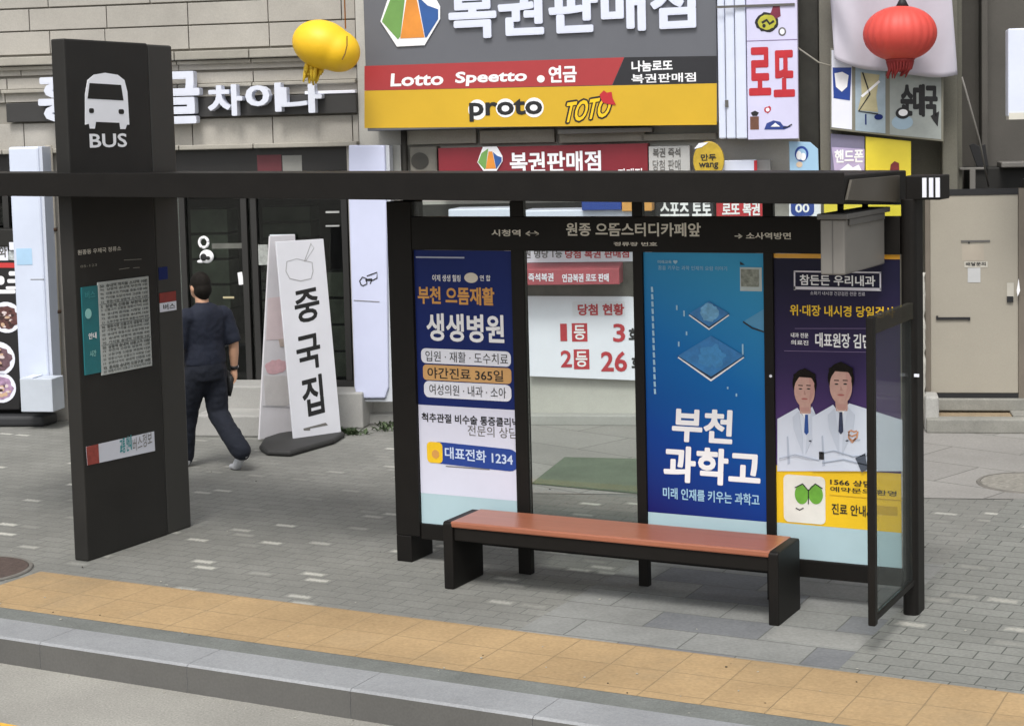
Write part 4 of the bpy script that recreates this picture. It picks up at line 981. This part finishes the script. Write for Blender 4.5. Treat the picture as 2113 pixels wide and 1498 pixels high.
# above the gate
o = thing('pipe_stand', 'grey T shaped pipe stand above the beige gate', 'pipe', FAC, sf(2008, -.3), -.3, gz1)
b = MB(FAC); zb2 = zf(394, -.3, 2008); b.r(1980, 346, 2034, 351, -.3, GREYM, .05); b.build('crossbar', o, .004); b = MB(FAC); b.r(2001, 350, 2013, 412, -.3, GREYM, .05); b.build('upright', o, .004)
o = MB(FAC); o.r(2066, 334, 2150, 346, -.4, GREYM, .4); tag(o.build('stone_slab', bev=.01), 'grey slab shelf in the dark recess at the right edge', 'slab')
o = MB(FAC); o.p([(2000, 300), (2008, 296), (2020, 302), (2033, 298), (2040, 345), (2016, 345)], -.5, INK, .03); tag(o.build('black_cloth', bev=.004), 'black cloth draped in the recess above the gate', 'cloth')
o = MB(FAC); o.r(2000, 345, 2200, 420, -.55, DARK, .6); tag(o.build('dark_cabinet', bev=.01), 'dark cabinet top in the recess above the gate', 'cabinet')
o = MB(FAC); L0 = FAC.at(1985, 160, .1); L1 = FAC.at(2040, 385, -.3)
o.tube([(L0[0], -.1, L0[1]), ((L0[0]+L1[0])/2+.03, .1, (L0[1]+L1[1])/2-.05), (L1[0], .3, L1[1])], .008, GREYM); tag(o.build('slack_cable'), 'grey cable sagging across the dark wall right of the banner', 'cable')

# ================================================================== THINGS ALONG THE SHOP FRONTS
# lanterns on cords
ln = thing('balloon_lantern', 'yellow balloon lantern hanging tilted beside the big lottery sign', 'lantern', FAC, sf(672, .8), .8, zf(95, .8, 672))
LY = pm('lantern_yellow', 'efc01e', .5, .05, 4); 
cx, cz = FAC.at(668, 94, .8); cx2, cz2 = FAC.at(697, 106, .8)
rt = Matrix.Rotation(R(17), 3, 'Y')
b = MB(FAC); b.ball((cx-.01, -.8, cz+.005), .262, .235, .205, LY, 32, 18, rt); b.ball((cx2, -.8, cz2), .192, .20, .178, LY, 28, 16, rt); bd = b.build('body', ln)
md = bd.modifiers.new('merge', 'REMESH'); md.mode = 'VOXEL'; md.voxel_size = .012; md.use_smooth_shade = True
md = bd.modifiers.new('soften', 'SMOOTH'); md.iterations = 40
b = MB(FAC); qx, qz = FAC.at(625, 77, .8); b.ball((qx+.062, -.972, qz), .030, .012, .042, pm('lantern_stamp', 'd39a3a', .5, .2, 20), 16, 8)
b.line([(716, 75), (716, 95), (712, 112), (706, 124)], 1.003, .010, pm('seam_brown', '6b4a12', .6)); b.build('stamp', ln)
b = MB(FAC); TY = pm('tassel_yellow', 'd8b52c', .7, .2, 20)
for i in range(26):
    px = 632+i*1.5; x, z = FAC.at(px, 132, .8); x2, z2 = FAC.at(px-3+random.uniform(-3, 3), random.uniform(150, 178)-max(0, i-14)*1.6, .8)
    b.tube([(x, -.8+random.uniform(-.05, .05), z+.05), ((x+x2)/2, -.8+random.uniform(-.05, .05), (z+z2)/2), (x2, -.8+random.uniform(-.06, .06), z2)], [.014, .017, .008], TY, 6)
b.build('tassel', ln)
b = MB(FAC); x, z = FAC.at(713, 60, .8); b.tube([(x, -.8, z), (x, -.8, z+1.2)], .006, pm('cord_orange', 'a86a2e', .7)); b.build('cord', ln)
lr = thing('balloon_lantern', 'red oval lantern with fringe hanging in front of the white cloth banner', 'lantern', FAC, sf(1857, .6), .6, zf(70, .6, 1857))
LR = pm('lantern_red', 'cf4a40', .55, .08, 5); cx, cz = FAC.at(1857, 70, .6)
b = MB(FAC); n_ = 48; prof = []
for i in range(25):
    th = math.pi*i/24; prof.append((max(.001, .292*math.sin(th)**.92), -.218*math.cos(th)))
b.lathe((cx, -.6, cz), prof, LR, 144, None, True, .95)
b.v = [Vector((cx, -.6, p.z))+(p-Vector((cx, -.6, p.z)))*(1-.016*abs(math.sin(12*math.atan2(p.y+.6, p.x-cx)))**3) for p in b.v]; b.build('body', lr)
b = MB(FAC); b.tube([(cx+.02, -.6, cz+.20), (cx+.02, -.6, cz+.29)], [.06, .012], INK, 12); b.build('cap', lr)
b = MB(FAC); b.tube([(cx+.02, -.6, cz+.28), (cx+.02, -.6, cz+1.3)], .006, INK); b.build('cord', lr)
b = MB(FAC); TR = pm('tassel_red', '8e2a28', .7, .2, 20)
b.tube([(cx, -.6, cz-.235), (cx, -.6, cz-.2)], [.10, .12], TR, 18)
for i in range(24):
    t = 2*math.pi*i/24; b.tube([(cx+.1*math.cos(t), -.6+.1*math.sin(t), cz-.22), (cx+.085*math.cos(t), -.6+.085*math.sin(t), cz-.28), (cx-.03+.07*math.cos(t)+random.uniform(-.02, .02), -.6+.07*math.sin(t), cz-.30-random.uniform(0, .06))], [.012, .011, .004], TR, 6)
b.build('tassel', lr)
for pts, lab in (([(1640, 95), (1690, 130), (1716, 137)], 'thin cord strung from the vertical sign to the cloth banner'),):
    b = MB(FAC); P_ = [FAC.at(x, y, .35) for x, y in pts]; b.tube([(x, -.35, z) for x, z in P_], .007, pm('cord_grey', '8a877c', .8)); tag(b.build('cord'), lab, 'cord')

# white pillar sign at the left, partly behind the pylon
pw = thing('pillar_sign', 'tall white pillar light box left of the pylon', 'light box', FAC, sf(62, .3), .3, zf(832, .3, 62))
b = MB(FAC); PWH = pm('pillar_white', 'cdd5e6', .4, .05, 2); PWS = pm('pillar_white_side', 'c2c8d4', .4, .05, 2)
a_, b_, c_, d_ = FAC.rect(29, 303, 91, 832, .3); b.box(a_, c_, -.3, -.06, b_, d_, PWH); b.build('panel', pw, .02)
b = MB(FAC); a_, b_, c_, d_ = FAC.rect(91.5, 303, 99, 832, .28); b.box(a_, c_, -.28, -.08, b_, d_, PWS); b.r(34, 513, 66, 547, .303, pm('pale_blue_paper', 'a9cbe6', .5), .002); b.r(63, 576, 91, 577.5, .303, GREYM, .002); b.build('trim', pw, .004)
o = MB(FAC); b_ = FAC.rect(42, 782, 108, 850, .55); o.box(b_[0], b_[2], -.55, -.31, max(0, b_[1]), b_[3], pm('foot_white', 'bcc3cc', .45, .06, 4))
o.box(b_[0]+.02, b_[0]+.12, -.53, -.33, b_[3], b_[3]+.012, WHITE2)
tag(o.build('white_tub', bev=.02), 'white plastic tub on the pavement beside the black menu sign', 'tub')
o = MB(FAC); x_, z_ = FAC.at(114, 600, .09); o.tube([(x_, -.09, zf(826, .09, 114)), (x_, -.09, zf(300, .09, 114))], .035, pm('stone_pipe', '9a958a', .7, .12, 3))
for yy in (474, 643): zz_ = zf(yy, .09, 114); o.tube([(x_, -.09, zz_-.015), (x_, -.09, zz_+.015)], .046, pm('rust_clamp', '4d3a2c', .8, .3, 20))
tag(o.build('drain_pipe'), 'beige drain pipe with rusty clamps on the stone pier by the pylon', 'pipe')

# black menu sign at the left edge
g = ground(20, 876); mx_ = (Vector(g).to_3d()-FAC.o).dot(FAC.n)
MN = mx_+.02
ms = thing('menu_sign', 'black standing menu sign with round food photos at the left edge', 'sign', FAC, sf(0, MN), MN, 0)
b = MB(FAC); b.p([(-120, 500), (66, 512), (58, 545), (40, 846), (-120, 846)], MN, pm('menu_black', '201f20', .35, .1, 3), .12); b.build('panel', ms, .01)
b = MB(FAC); b.p([(-120, 470), (71, 475), (66, 513), (-120, 500)], MN+.03, BLK2, .18); b.build('header', ms, .008)
b = MB(FAC); b.slab([(sf(-120, MN, 870), -MN-.16), (sf(100, MN, 870), -MN-.10), (sf(108, MN, 870), -MN+.12), (sf(60, MN, 870), -MN+.30), (sf(-120, MN, 870), -MN+.3)], 0, .10, pm('rubber_base', '2c2d2f', .6, .1, 4)); b.build('base', ms, .03, 3)
b = MB(FAC); Q = MN+.033
b.r(-60, 499, 16, 538, MN+.006, WHITE); b.r(19, 500, 45, 516, MN+.0335, WHITE); b.p([(18, 518), (36, 518), (34, 538), (16, 536)], MN+.006, pm('menu_photo', 'aeb4b4', .5, .5, 40))
b.t('중화', -20, 504, 14, 532, MN+.008, GREYL, .03)
b.p([(-100, 541), (48, 543), (55, 548), (50, 553), (-100, 552)], MN+.006, pm('menu_red', 'c43a3a', .4, .1, 10))
for q in ((18, 560, 43, 569), (15, 576, 49, 584), (12, 591, 40, 597), (-10, 598, 32, 606), (-40, 570, 9, 588)): b.rr(*q, MN+.004, WHT, .4)
b.build('lettering', ms)
for (px, py_, r_, c1) in ((13, 655, 32, '5c3a38'), (-4, 740, 35, '6a5058'), (2, 800, 31, 'a98aa6')):
    b = MB(FAC); x, z = FAC.at(px, py_, MN); rr_ = r_/250
    b.el(px-r_, py_-r_, px+r_, py_+r_, MN+.003, WHITE); pl_ = b
    b.el(px-r_*.78, py_-r_*.7, px+r_*.78, py_+r_*.74, MN+.005, pm('food_print_'+c1, c1, .5, .4, 26), 22, .0012, .12)
    for i in range(26):
        a0 = random.uniform(0, 6.28); d_ = random.uniform(0, .62)*r_
        ex, ey = px+d_*math.cos(a0), py_+d_*math.sin(a0); w_ = random.uniform(2.5, 7); h_ = random.uniform(2, 4.5)
        b.el(ex-w_, ey-h_, ex+w_, ey+h_, MN+.0065+i*.0001, random.choice([pm('food_cream', 'c9a98c', .5), pm('food_pale', 'd8c8c6', .5), pm('food_dark', '3c2624', .5), pm('food_print_'+c1, c1, .5)]), 10, .0012, .15)
    b.build('dish_picture', ms)

# tall white light box by the restaurant's right pier
wl = thing('light_box', 'tall blank white light box standing between the banner and the shelter', 'light box', FAC, sf(762, .3), .3, zf(830, .3, 762))
b = MB(FAC); a_, b_, c_, d_ = FAC.rect(721, 417, 797, 829, .3)
WB = pm('light_box_face', 'cdd2ea', .35, .03, 3)
b.p([(719, 300), (793, 300), (797, 410), (801, 800), (794, 822), (737, 822), (731, 800), (719, 410)], .3, WB, .16); b.build('panel', wl, .012)
b = MB(FAC); b.p([(795, 300), (803, 300), (806, 410), (810, 829), (738, 829), (733, 806), (738, 823.5), (794, 823.5), (803, 801), (799, 410)], .27, pm('light_box_edge', 'c3c7cc', .4, .06), .12); b.build('frame', wl, .003)
b = MB(FAC)
b.line([(745, 588), (742, 580), (748, 572), (756, 575), (757, 586), (749, 590), (745, 588)], .304, .010, INK); b.line([(757, 570), (778, 562), (778, 574), (766, 580), (764, 586)], .304, .010, INK); b.line([(754, 578), (768, 577)], .304, .02, INK)
b.line([(730, 620), (783, 623)], .304, .006, GREYM); b.build('lettering', wl)

# ---- standing A board with the restaurant's name
class Tilt(Plane):
    """a leaning board: origin at its lower left corner, e along the foot, v up the board"""
    def __init__(s, p0, p1, lean):
        s.p0 = Vector((*p0, 0)); e = Vector((*p1, 0))-s.p0; s.w = e.length; s.e = e.normalized()
        nn = Vector((s.e.y, -s.e.x, 0)); s.v3 = (Vector((0, 0, 1))*math.cos(lean)-nn*math.sin(lean)); s.nn = s.e.cross(s.v3)
        s.M = Matrix(((s.e.x, -s.nn.x, s.v3.x), (s.e.y, -s.nn.y, s.v3.y), (s.e.z, -s.nn.z, s.v3.z)))
    def at(s, px, py, off=0.0):
        d = _f + _r2*((px-CX)/FPX) - _u2*((py-CY)/FPX); p = s.p0+s.nn*off
        q = CAM+d*((p-CAM).dot(s.nn)/d.dot(s.nn))-s.p0
        return q.dot(s.e), q.dot(s.v3)
def put(o, root, pl, base):
    o.parent = root; M = pl.M.to_4x4(); M.translation = pl.p0-Vector(base); o.matrix_local = M
g0_ = ground(607, 917); g1_ = ground(705, 903); base = (g0_[0], g0_[1], 0)
# lean that brings the foot's corners to the board's upper corners in the photograph
best = None
for i in range(60):
    T_ = Tilt(g0_, g1_, i*.006); a0 = T_.at(567, 498); a1 = T_.at(668, 494)
    err = abs(a0[0])+abs(a1[0]-T_.w)
    if best is None or err < best[0]: best = (err, T_, (a0[1]+a1[1])/2)
_, T_, TH = best
ab = thing('standing_banner', 'white standing banner with three brushed black Korean letters on a black foot', 'sign', WORLD, g0_[0], -g0_[1], 0)
ABW = pm('banner_board_white', 'd3d4da', .55, .04, 3)
b = MB(T_); b.box(0, T_.w, 0, .02, .02, TH, ABW); fp = b.build('front_panel', None, .004); put(fp, ab, T_, base)
b = MB(T_); BR = pm('brush_ink', '141414', .6)
for ch, q in (('중', (608, 600, 660, 668)), ('국', (612, 694, 662, 766)), ('집', (624, 778, 668, 860))):
    b.t(ch, *q, .002, BR, .032, slope=.12)
b.p([(626, 884), (672, 872), (677, 877), (640, 884), (640, 888), (627, 888)], .002, pm('grey_stroke', '6a6864', .6), .001)
GL_ = pm('sketch_grey', 'a2a2a4', .6)
b.line([(592, 540), (590, 560), (598, 575), (620, 580), (642, 575), (646, 560), (644, 542)], .002, .008, GL_, .001); b.line([(592, 540), (612, 534), (645, 542)], .002, .005, GL_, .001); b.line([(628, 540), (642, 502)], .002, .007, GL_, .001); b.line([(630, 540), (648, 512), (641, 503)], .002, .005, GL_, .001)
lt = b.build('lettering'); lt.parent = fp
T2 = Tilt(ground(535, 912), ground(632, 896), .0)
b = MB(T2)
q0 = T2.at(557, 486); q1 = T2.at(609, 486); hh = (q0[1]+q1[1])/2
b.prism([(0, .02), (T2.w, .02), (max(q1[0], .15), hh), (q0[0], hh)], 0, .02, pm('banner_back_white', 'cfcdd0', .6, .06, 4))
bp_ = b.build('back_panel', None, .003); put(bp_, ab, T2, base)
b = MB(T2)
b.p([(553, 615), (583, 612), (600, 700), (549, 702)], .002, pm('faded_pink', 'd2c3c4', .6, .05, 8)); b.el(546, 742, 592, 772, .002, pm('faded_dish', 'd0a9ae', .6, .12, 20), 20, .0012, .1); b.p([(544, 775), (600, 776), (606, 830), (590, 838), (548, 836)], .002, pm('faded_grey', 'c3c0be', .6, .06, 10)); b.p([(575, 700), (592, 698), (594, 715), (578, 716)], .004, pm('faded_brown', 'b8aaa0', .6, .2, 20)); b.line([(542, 838), (600, 840)], .004, .005, GL_)
pc = b.build('faded_picture'); pc.parent = bp_
b = MB(); c0 = Vector(ground(570, 930)); 
pts = [ground(x, y) for x, y in ((535, 930), (545, 914), (580, 902), (640, 898), (700, 893), (712, 903), (690, 917), (600, 943), (550, 941))]
b.slab(pts, 0, .05, pm('rubber_foot', '2b2b2a', .7, .15, 6)); o = b.build('base', ab, .03, 3)

# ---- green mat, manholes, weeds
GM = pm('green_mat', '5b6656', .95, .15, 3, fine=.2, bump=.4, bscale=200)
pts = [ground(*q) for q in ((1098, 1000), (1165, 947), (1330, 951), (1372, 1000), (1340, 1023))]
b = MB(); b.slab(pts, .0045, .018, GM); tag(b.build('door_mat', bev=.004), 'green mat on the pavement seen through the clear shelter pane', 'mat')
def cover(name, label, c, r_, m, frame):
    o = thing(name, label, 'manhole', WORLD, c[0], -c[1], .005)
    b = MB(); b.lathe((c[0], c[1], .0), [(r_*.93, .004), (r_*.93, .011), (.001, .011)], m, 40, None, False); b.build('lid', o)
    b = MB(); b.lathe((c[0], c[1], .0), [(r_*.94, .003), (r_*.94, .012), (r_, .012), (r_*1.02, .004)], frame, 40, None, False); b.build('frame', o)
cover('manhole_cover', 'pale rough round manhole cover in the pavement at the right', (ground(2125, 998)[0], ground(2125, 998)[1]), .36, pm('cover_grey', '85827a', .9, .3, 30, bump=.6), pm('cover_rim', '6d6a64', .8, .2, 8))
cover('manhole_cover', 'rusty brown manhole cover at the left edge by the tactile strip', (ground(-20, 1180)[0]-.10, ground(-20, 1180)[1]-.02), .33, pm('cover_rust', '4d403a', .85, .3, 30, bump=.6), pm('cover_rim', '6d6a64', .8, .2, 8))
def weeds(label, spots, hgt, n):
    b = MB(); LV = pm('weed_green', '3f4f30', .7, .3, 30); LV2 = pm('weed_dark', '35492a', .7, .3, 30)
    for px, py_ in spots:
        x, y = ground(px, py_)
        for i in range(n):
            t = random.uniform(0, 6.28); d = random.uniform(0, .13); h = hgt*random.uniform(.4, 1.1); l = random.uniform(.02, .09)
            p0 = Vector((x+d*math.cos(t), y+.6*d*math.sin(t), 0)); t2 = random.uniform(0, 6.28)
            tip = p0+Vector((l*math.cos(t2), l*math.sin(t2), h)); s_ = Vector((-math.sin(t2), math.cos(t2), 0))*random.uniform(.005, .013); md_ = (p0+tip)/2+Vector((0, 0, h*.2))
            b.add([p0-s_*.5, p0+s_*.5, md_+s_, tip, md_-s_], [(0, 1, 2, 3, 4)], random.choice([LV, LV, LV2]))
    tag(b.build('weed'), label, 'weeds')
weeds('green weeds growing by the foot of the standing banner', [(718, 893), (730, 896)], .045, 60)
weeds('dry weeds in the pavement crack by the shelter left post', [(800, 880), (792, 888)], .05, 30)

# ================================================================== PEDESTRIAN
def voxel(b, size, smooth=4, fold=0.0):
    me = bpy.data.meshes.new('source'); me.from_pydata(b.v, [], b.f); o = bpy.data.objects.new('source', me); COL.objects.link(o)
    md = o.modifiers.new('r', 'REMESH'); md.mode = 'VOXEL'; md.voxel_size = size
    if smooth: md = o.modifiers.new('s', 'SMOOTH'); md.iterations = smooth; md.factor = .5
    bpy.context.view_layer.update(); dg = bpy.context.evaluated_depsgraph_get()
    n = bpy.data.meshes.new_from_object(o.evaluated_get(dg)); bpy.data.objects.remove(o); bpy.data.meshes.remove(me)
    for p in n.polygons: p.use_smooth = True
    if fold:
        from mathutils import noise
        for v in n.vertices:
            c = v.co; f_ = noise.noise(Vector((c.x*11, c.y*11, c.z*5+c.x*6)))*fold+noise.noise(Vector((c.x*22, c.y*22, c.z*26)))*fold*.5
            v.co = c+v.normal*f_
    return n
def link(name, me, m, parent=None):
    me.name = name; me.materials.clear(); me.materials.append(m); o = bpy.data.objects.new(name, me); COL.objects.link(o)
    if parent: o.parent = parent
    return o
gx, gy = -8.24, 10.48
SC = .95
tmpm = SKIN
# skin: one continuous body, x to the walker's right, y ahead
b = MB()
def cap(pts, rr, n=14): 
    b.tube(pts, rr, tmpm, n)
    for p, r in ((pts[0], rr[0]), (pts[-1], rr[-1])):
        r = r if isinstance(r, (list, tuple)) else (r, r); q = min(r); b.ball(p, q*.98, q*.98, q*.98, tmpm, 12, 8)
hipL, kneL, ankL, toeL = (-.085, .0, .82), (-.09, .16, .46), (-.085, .245, .085), (-.10, .43, .035)
hipR, kneR, ankR, toeR = (.085, .0, .82), (.10, -.005, .44), (.11, -.315, .165), (.118, -.205, .04)
for h, kn, an, to in ((hipL, kneL, ankL, toeL), (hipR, kneR, ankR, toeR)):
    cap([h, kn], [.085, .055]); cap([kn, ((kn[0]+an[0])/2, (kn[1]+an[1])/2-.012, (kn[2]+an[2])/2), an], [.055, .052, .036]); cap([an, to], [.030, .016])
b.tube([(0, 0, .78), (0, .0, .92), (0, .005, 1.04), (0, .01, 1.18), (0, .0, 1.29), (0, -.005, 1.345)], [(.15, .10), (.155, .105), (.14, .095), (.165, .105), (.155, .085), (.07, .055)], tmpm, 24)
cap([(0, -.005, 1.30), (0, .02, 1.43)], [.058, .052])
b.ball((0, .035, 1.50), .073, .093, .108, tmpm, 24, 16)                       # skull
b.ball((0, .075, 1.455), .054, .055, .062, tmpm, 18, 12)                      # jaw
b.tube([(0, .120, 1.505), (0, .146, 1.474)], [.010, .017], tmpm, 8)           # nose
for sx in (-1, 1): b.ball((sx*.074, .03, 1.485), .010, .022, .032, tmpm, 10, 8)  # ears
shR, elR, wrR = (.185, -.01, 1.275), (.245, -.055, 1.02), (.262, -.02, .80)
shL, elL, wrL = (-.185, -.01, 1.275), (-.235, .02, 1.02), (-.225, .20, .86)
for sh_, el_, wr_ in ((shR, elR, wrR), (shL, elL, wrL)): cap([sh_, el_], [.05, .042]); cap([el_, ((el_[0]*.6+wr_[0]*.4), el_[1]*.6+wr_[1]*.4, el_[2]*.6+wr_[2]*.4), wr_], [.041, .041, .027])
def hand(wr, d, side):
    w0 = Vector(wr); d = Vector(d).normalized(); pl_ = w0+d*.05
    acr = Vector((0, 1, 0)); acr = (acr-d*acr.dot(d)).normalized(); inn = d.cross(acr)*side
    b.tube([w0, pl_, w0+d*.085], [(.024, .024), (.028, .034), (.02, .036)], tmpm, 12)
    for i, L in enumerate((.068, .076, .070, .055)):
        s_ = w0+d*.080+acr*(.027-.018*i); b.tube([s_, s_+d*L*.45+inn*.008, s_+d*L*.72+inn*.030, s_+d*L*.62+inn*.050], [.0095, .009, .0085, .007], tmpm, 8)
    s_ = w0+d*.030+acr*.028; b.tube([s_, s_+d*.030+acr*.018+inn*.010, s_+d*.055+acr*.016+inn*.030], [.012, .0105, .008], tmpm, 8)
hand(wrR, (0, .08, -1), -1); hand(wrL, (.05, .35, -1), 1)
person = link('person', voxel(b, .0075, 3), SKIN)
person.location = (gx, gy, 0.0); person.rotation_euler = (0, 0, R(70)); person.scale = (SC, SC, SC)
tag(person, 'person seen from behind in navy shirt and trousers walking between pylon and banner', 'person')
# clothing
b = MB()
b.tube([(0, 0, .86), (0, .0, .93), (0, .0, 1.04), (0, .0, 1.17), (0, -.01, 1.255), (0, -.012, 1.30), (0, -.010, 1.335), (0, -.008, 1.362)], [(.185, .135), (.182, .135), (.170, .122), (.190, .128), (.190, .118), (.168, .105), (.115, .085), (.074, .066)], tmpm, 28)
for sh_, el_, sx in ((shR, elR, 1), (shL, elL, -1)):
    e = Vector(el_)+Vector((0, 0, .0)); c_ = Vector(sh_)
    b.ball((sx*.160, -.01, 1.255), .092, .082, .082, tmpm, 14, 10)
    b.tube([c_, c_.lerp(e, .55), c_.lerp(e, 1.0)], [.074, .074, .070], tmpm, 14)
me = voxel(b, .011, 5, .009); NAVYC = pm('navy_cloth', '111829', .85, .12, 14, bump=.3, bscale=45)
shirt = link('shirt', me, NAVYC, person)
b = MB(); b.tube([(0, -.006, 1.325), (0, -.008, 1.372)], [(.074, .064), (.064, .058)], tmpm, 20); link('collar', voxel(b, .008, 2), NAVYC, shirt)
bb = MB(); bb.box(-.032, .024, -.075, -.068, 1.318, 1.336, pm('blue_tag', '7f93c8', .6)); t_ = bb.build('collar_tag', None, .003); t_.parent = shirt; t_.location = (0.0, -.012, -.012)
b = MB()
b.tube([(0, 0, .74), (0, -.005, .82), (0, .0, .92), (0, 0, .955)], [(.165, .125), (.178, .135), (.172, .13), (.165, .12)], tmpm, 26)
for h, kn, an in ((hipL, kneL, ankL), (hipR, kneR, ankR)):
    k_ = Vector(kn); a_ = Vector(an); h_ = Vector(h)
    cap([h_, h_.lerp(k_, .5), k_, k_.lerp(a_, .5), a_+Vector((0, -.005, .0))], [.105, .098, .088, .084, .080])
TRC = pm('dark_trouser_cloth', '0f1522', .88, .12, 14, bump=.35, bscale=40)
trousers = link('trousers', voxel(b, .011, 5, .011), TRC, person)
b = MB(); b.ball((0, .022, 1.522), .080, .097, .098, tmpm, 24, 16); b.ball((0, -.006, 1.475), .076, .078, .080, tmpm, 20, 12); b.ball((0, -.012, 1.425), .052, .052, .04, tmpm, 16, 10)
me = voxel(b, .007, 3); hair = link('hair', me, HAIR, person)
EY = MB()
for sx in (-1, 1): EY.ball((sx*.028, .122, 1.502), .011, .007, .006, WHT, 10, 8); EY.ball((sx*.028, .1275, 1.502), .005, .004, .005, INK, 8, 6)
EY.ball((0, .128, 1.437), .022, .006, .006, pm('lip', 'a0625a', .5), 12, 6)
for sx in (-1, 1): EY.ball((sx*.028, .119, 1.520), .017, .008, .0035, HAIR, 10, 6)
e_ = EY.build('face_feature'); e_.parent = person
SHW = pm('white_shoe', 'b9bbbf', .6, .1, 20)
for an, to, pit in ((ankL, toeL, 0), (ankR, toeR, 1)):
    b = MB(); a_ = Vector(an); t2 = Vector(to)
    if pit: heel = Vector((an[0], an[1]-.045, .155)); ball_ = Vector((to[0], to[1]-.02, .030)); tip = Vector((to[0], to[1]+.055, .022))
    else: heel = Vector((an[0], an[1]-.045, .045)); ball_ = Vector((to[0], to[1]-.05, .034)); tip = Vector((to[0], to[1]+.02, .030))
    b.tube([heel+Vector((0, -.005, 0)), heel.lerp(ball_, .5)+Vector((0, 0, .018)), ball_, tip], [(.036, .038), (.040, .042), (.045, .032), (.030, .022)], tmpm, 16)
    b.ball(heel+Vector((0, .01, .012)), .036, .04, .045, tmpm, 14, 10)
    link('shoe', voxel(b, .008, 3), SHW, person)
# the pouch in the right hand
wx_, wy_, wz_ = wrR
bag = MB(); PB = pm('black_pouch', '1b1b1c', .55, .15, 20)
Mw = Matrix.Translation((gx, gy, 0)) @ Matrix.Rotation(R(70), 4, 'Z') @ Matrix.Scale(SC, 4)
bg_ = thing('pouch', 'small black pouch held in the walking person right hand', 'bag', WORLD, gx, -gy, .6)
b = MB(); b.v = []; b.tube([(wx_-.05, wy_+.07, .585), (wx_-.045, wy_+.06, .66), (wx_-.035, wy_+.045, .74), (wx_-.025, wy_+.03, .765)], [(.030, .075), (.042, .085), (.036, .075), (.016, .05)], PB, 18)
b.v = [Mw @ p for p in b.v]; b.build('body', bg_, 0)
b = MB(); lp = [(wx_-.03, wy_+.0, .755), (wx_-.012, wy_+.0, .715), (wx_+.0, wy_+.02, .698), (wx_-.010, wy_+.05, .715), (wx_-.03, wy_+.06, .755)]
b.tube(lp, .006, PB, 8); b.v = [Mw @ p for p in b.v]; b.build('strap', bg_)
wt = MB(); wt.tube([(wx_-.004, wy_-.008, wz_+.03), (wx_, wy_, wz_+.002)], [.034, .033], INK, 16); wt.ball((wx_+.034, wy_, wz_+.016), .006, .014, .014, WHT, 10, 6); w_ = wt.build('watch'); w_.parent = person

# grit and litter: more bits than one would count
b = MB(); LT = pm('litter_pale', 'a9a69c', .8); LD = pm('litter_dark', '3a352d', .9)
random.seed(11)
for i in range(150):
    if i < 60: x, y, z = random.uniform(-8, -1), KY-abs(random.gauss(0, .05))-.01, -.133
    elif i < 100: x, y, z = random.uniform(-8, -1), random.uniform(KB, T1+.05), .0065
    else: x, y, z = random.uniform(-9, 0), random.uniform(T1, 11), .0055
    r_ = random.uniform(.002, .0055); b.ball((x, y, z+r_*.3), r_*random.uniform(.8, 2.4), r_*random.uniform(.8, 1.6), r_*.5, random.choice([LT, LT, LD]), 7, 4, Matrix.Rotation(random.uniform(0, 3), 3, 'Z'))
o = b.build('litter'); o['kind'] = 'stuff'; o['label'] = 'scattered grit and small litter on pavement and gutter'
GROUPS = {'advertising_poster': 'posters in the back wall of the bus shelter', 'balloon_lantern': 'lanterns hanging in front of the shops', 'paper_notice': 'papers stuck on the restaurant front',
          'awning_box': 'white awning boxes over the lottery shop', 'glass_strip': 'pale strips on the restaurant glass, two of them painted light tube reflections', 'manhole_cover': 'manhole covers in the pavement', 'weed': 'weeds along the shop fronts', 'shop_sign': 'signs on the shop fronts', 'light_box': 'blank white light boxes'}
for o in scene.objects:
    k_ = o.name.split('.')[0]
    if o.parent is None and k_ in GROUPS and o.get('category'): o['group'] = GROUPS[k_]
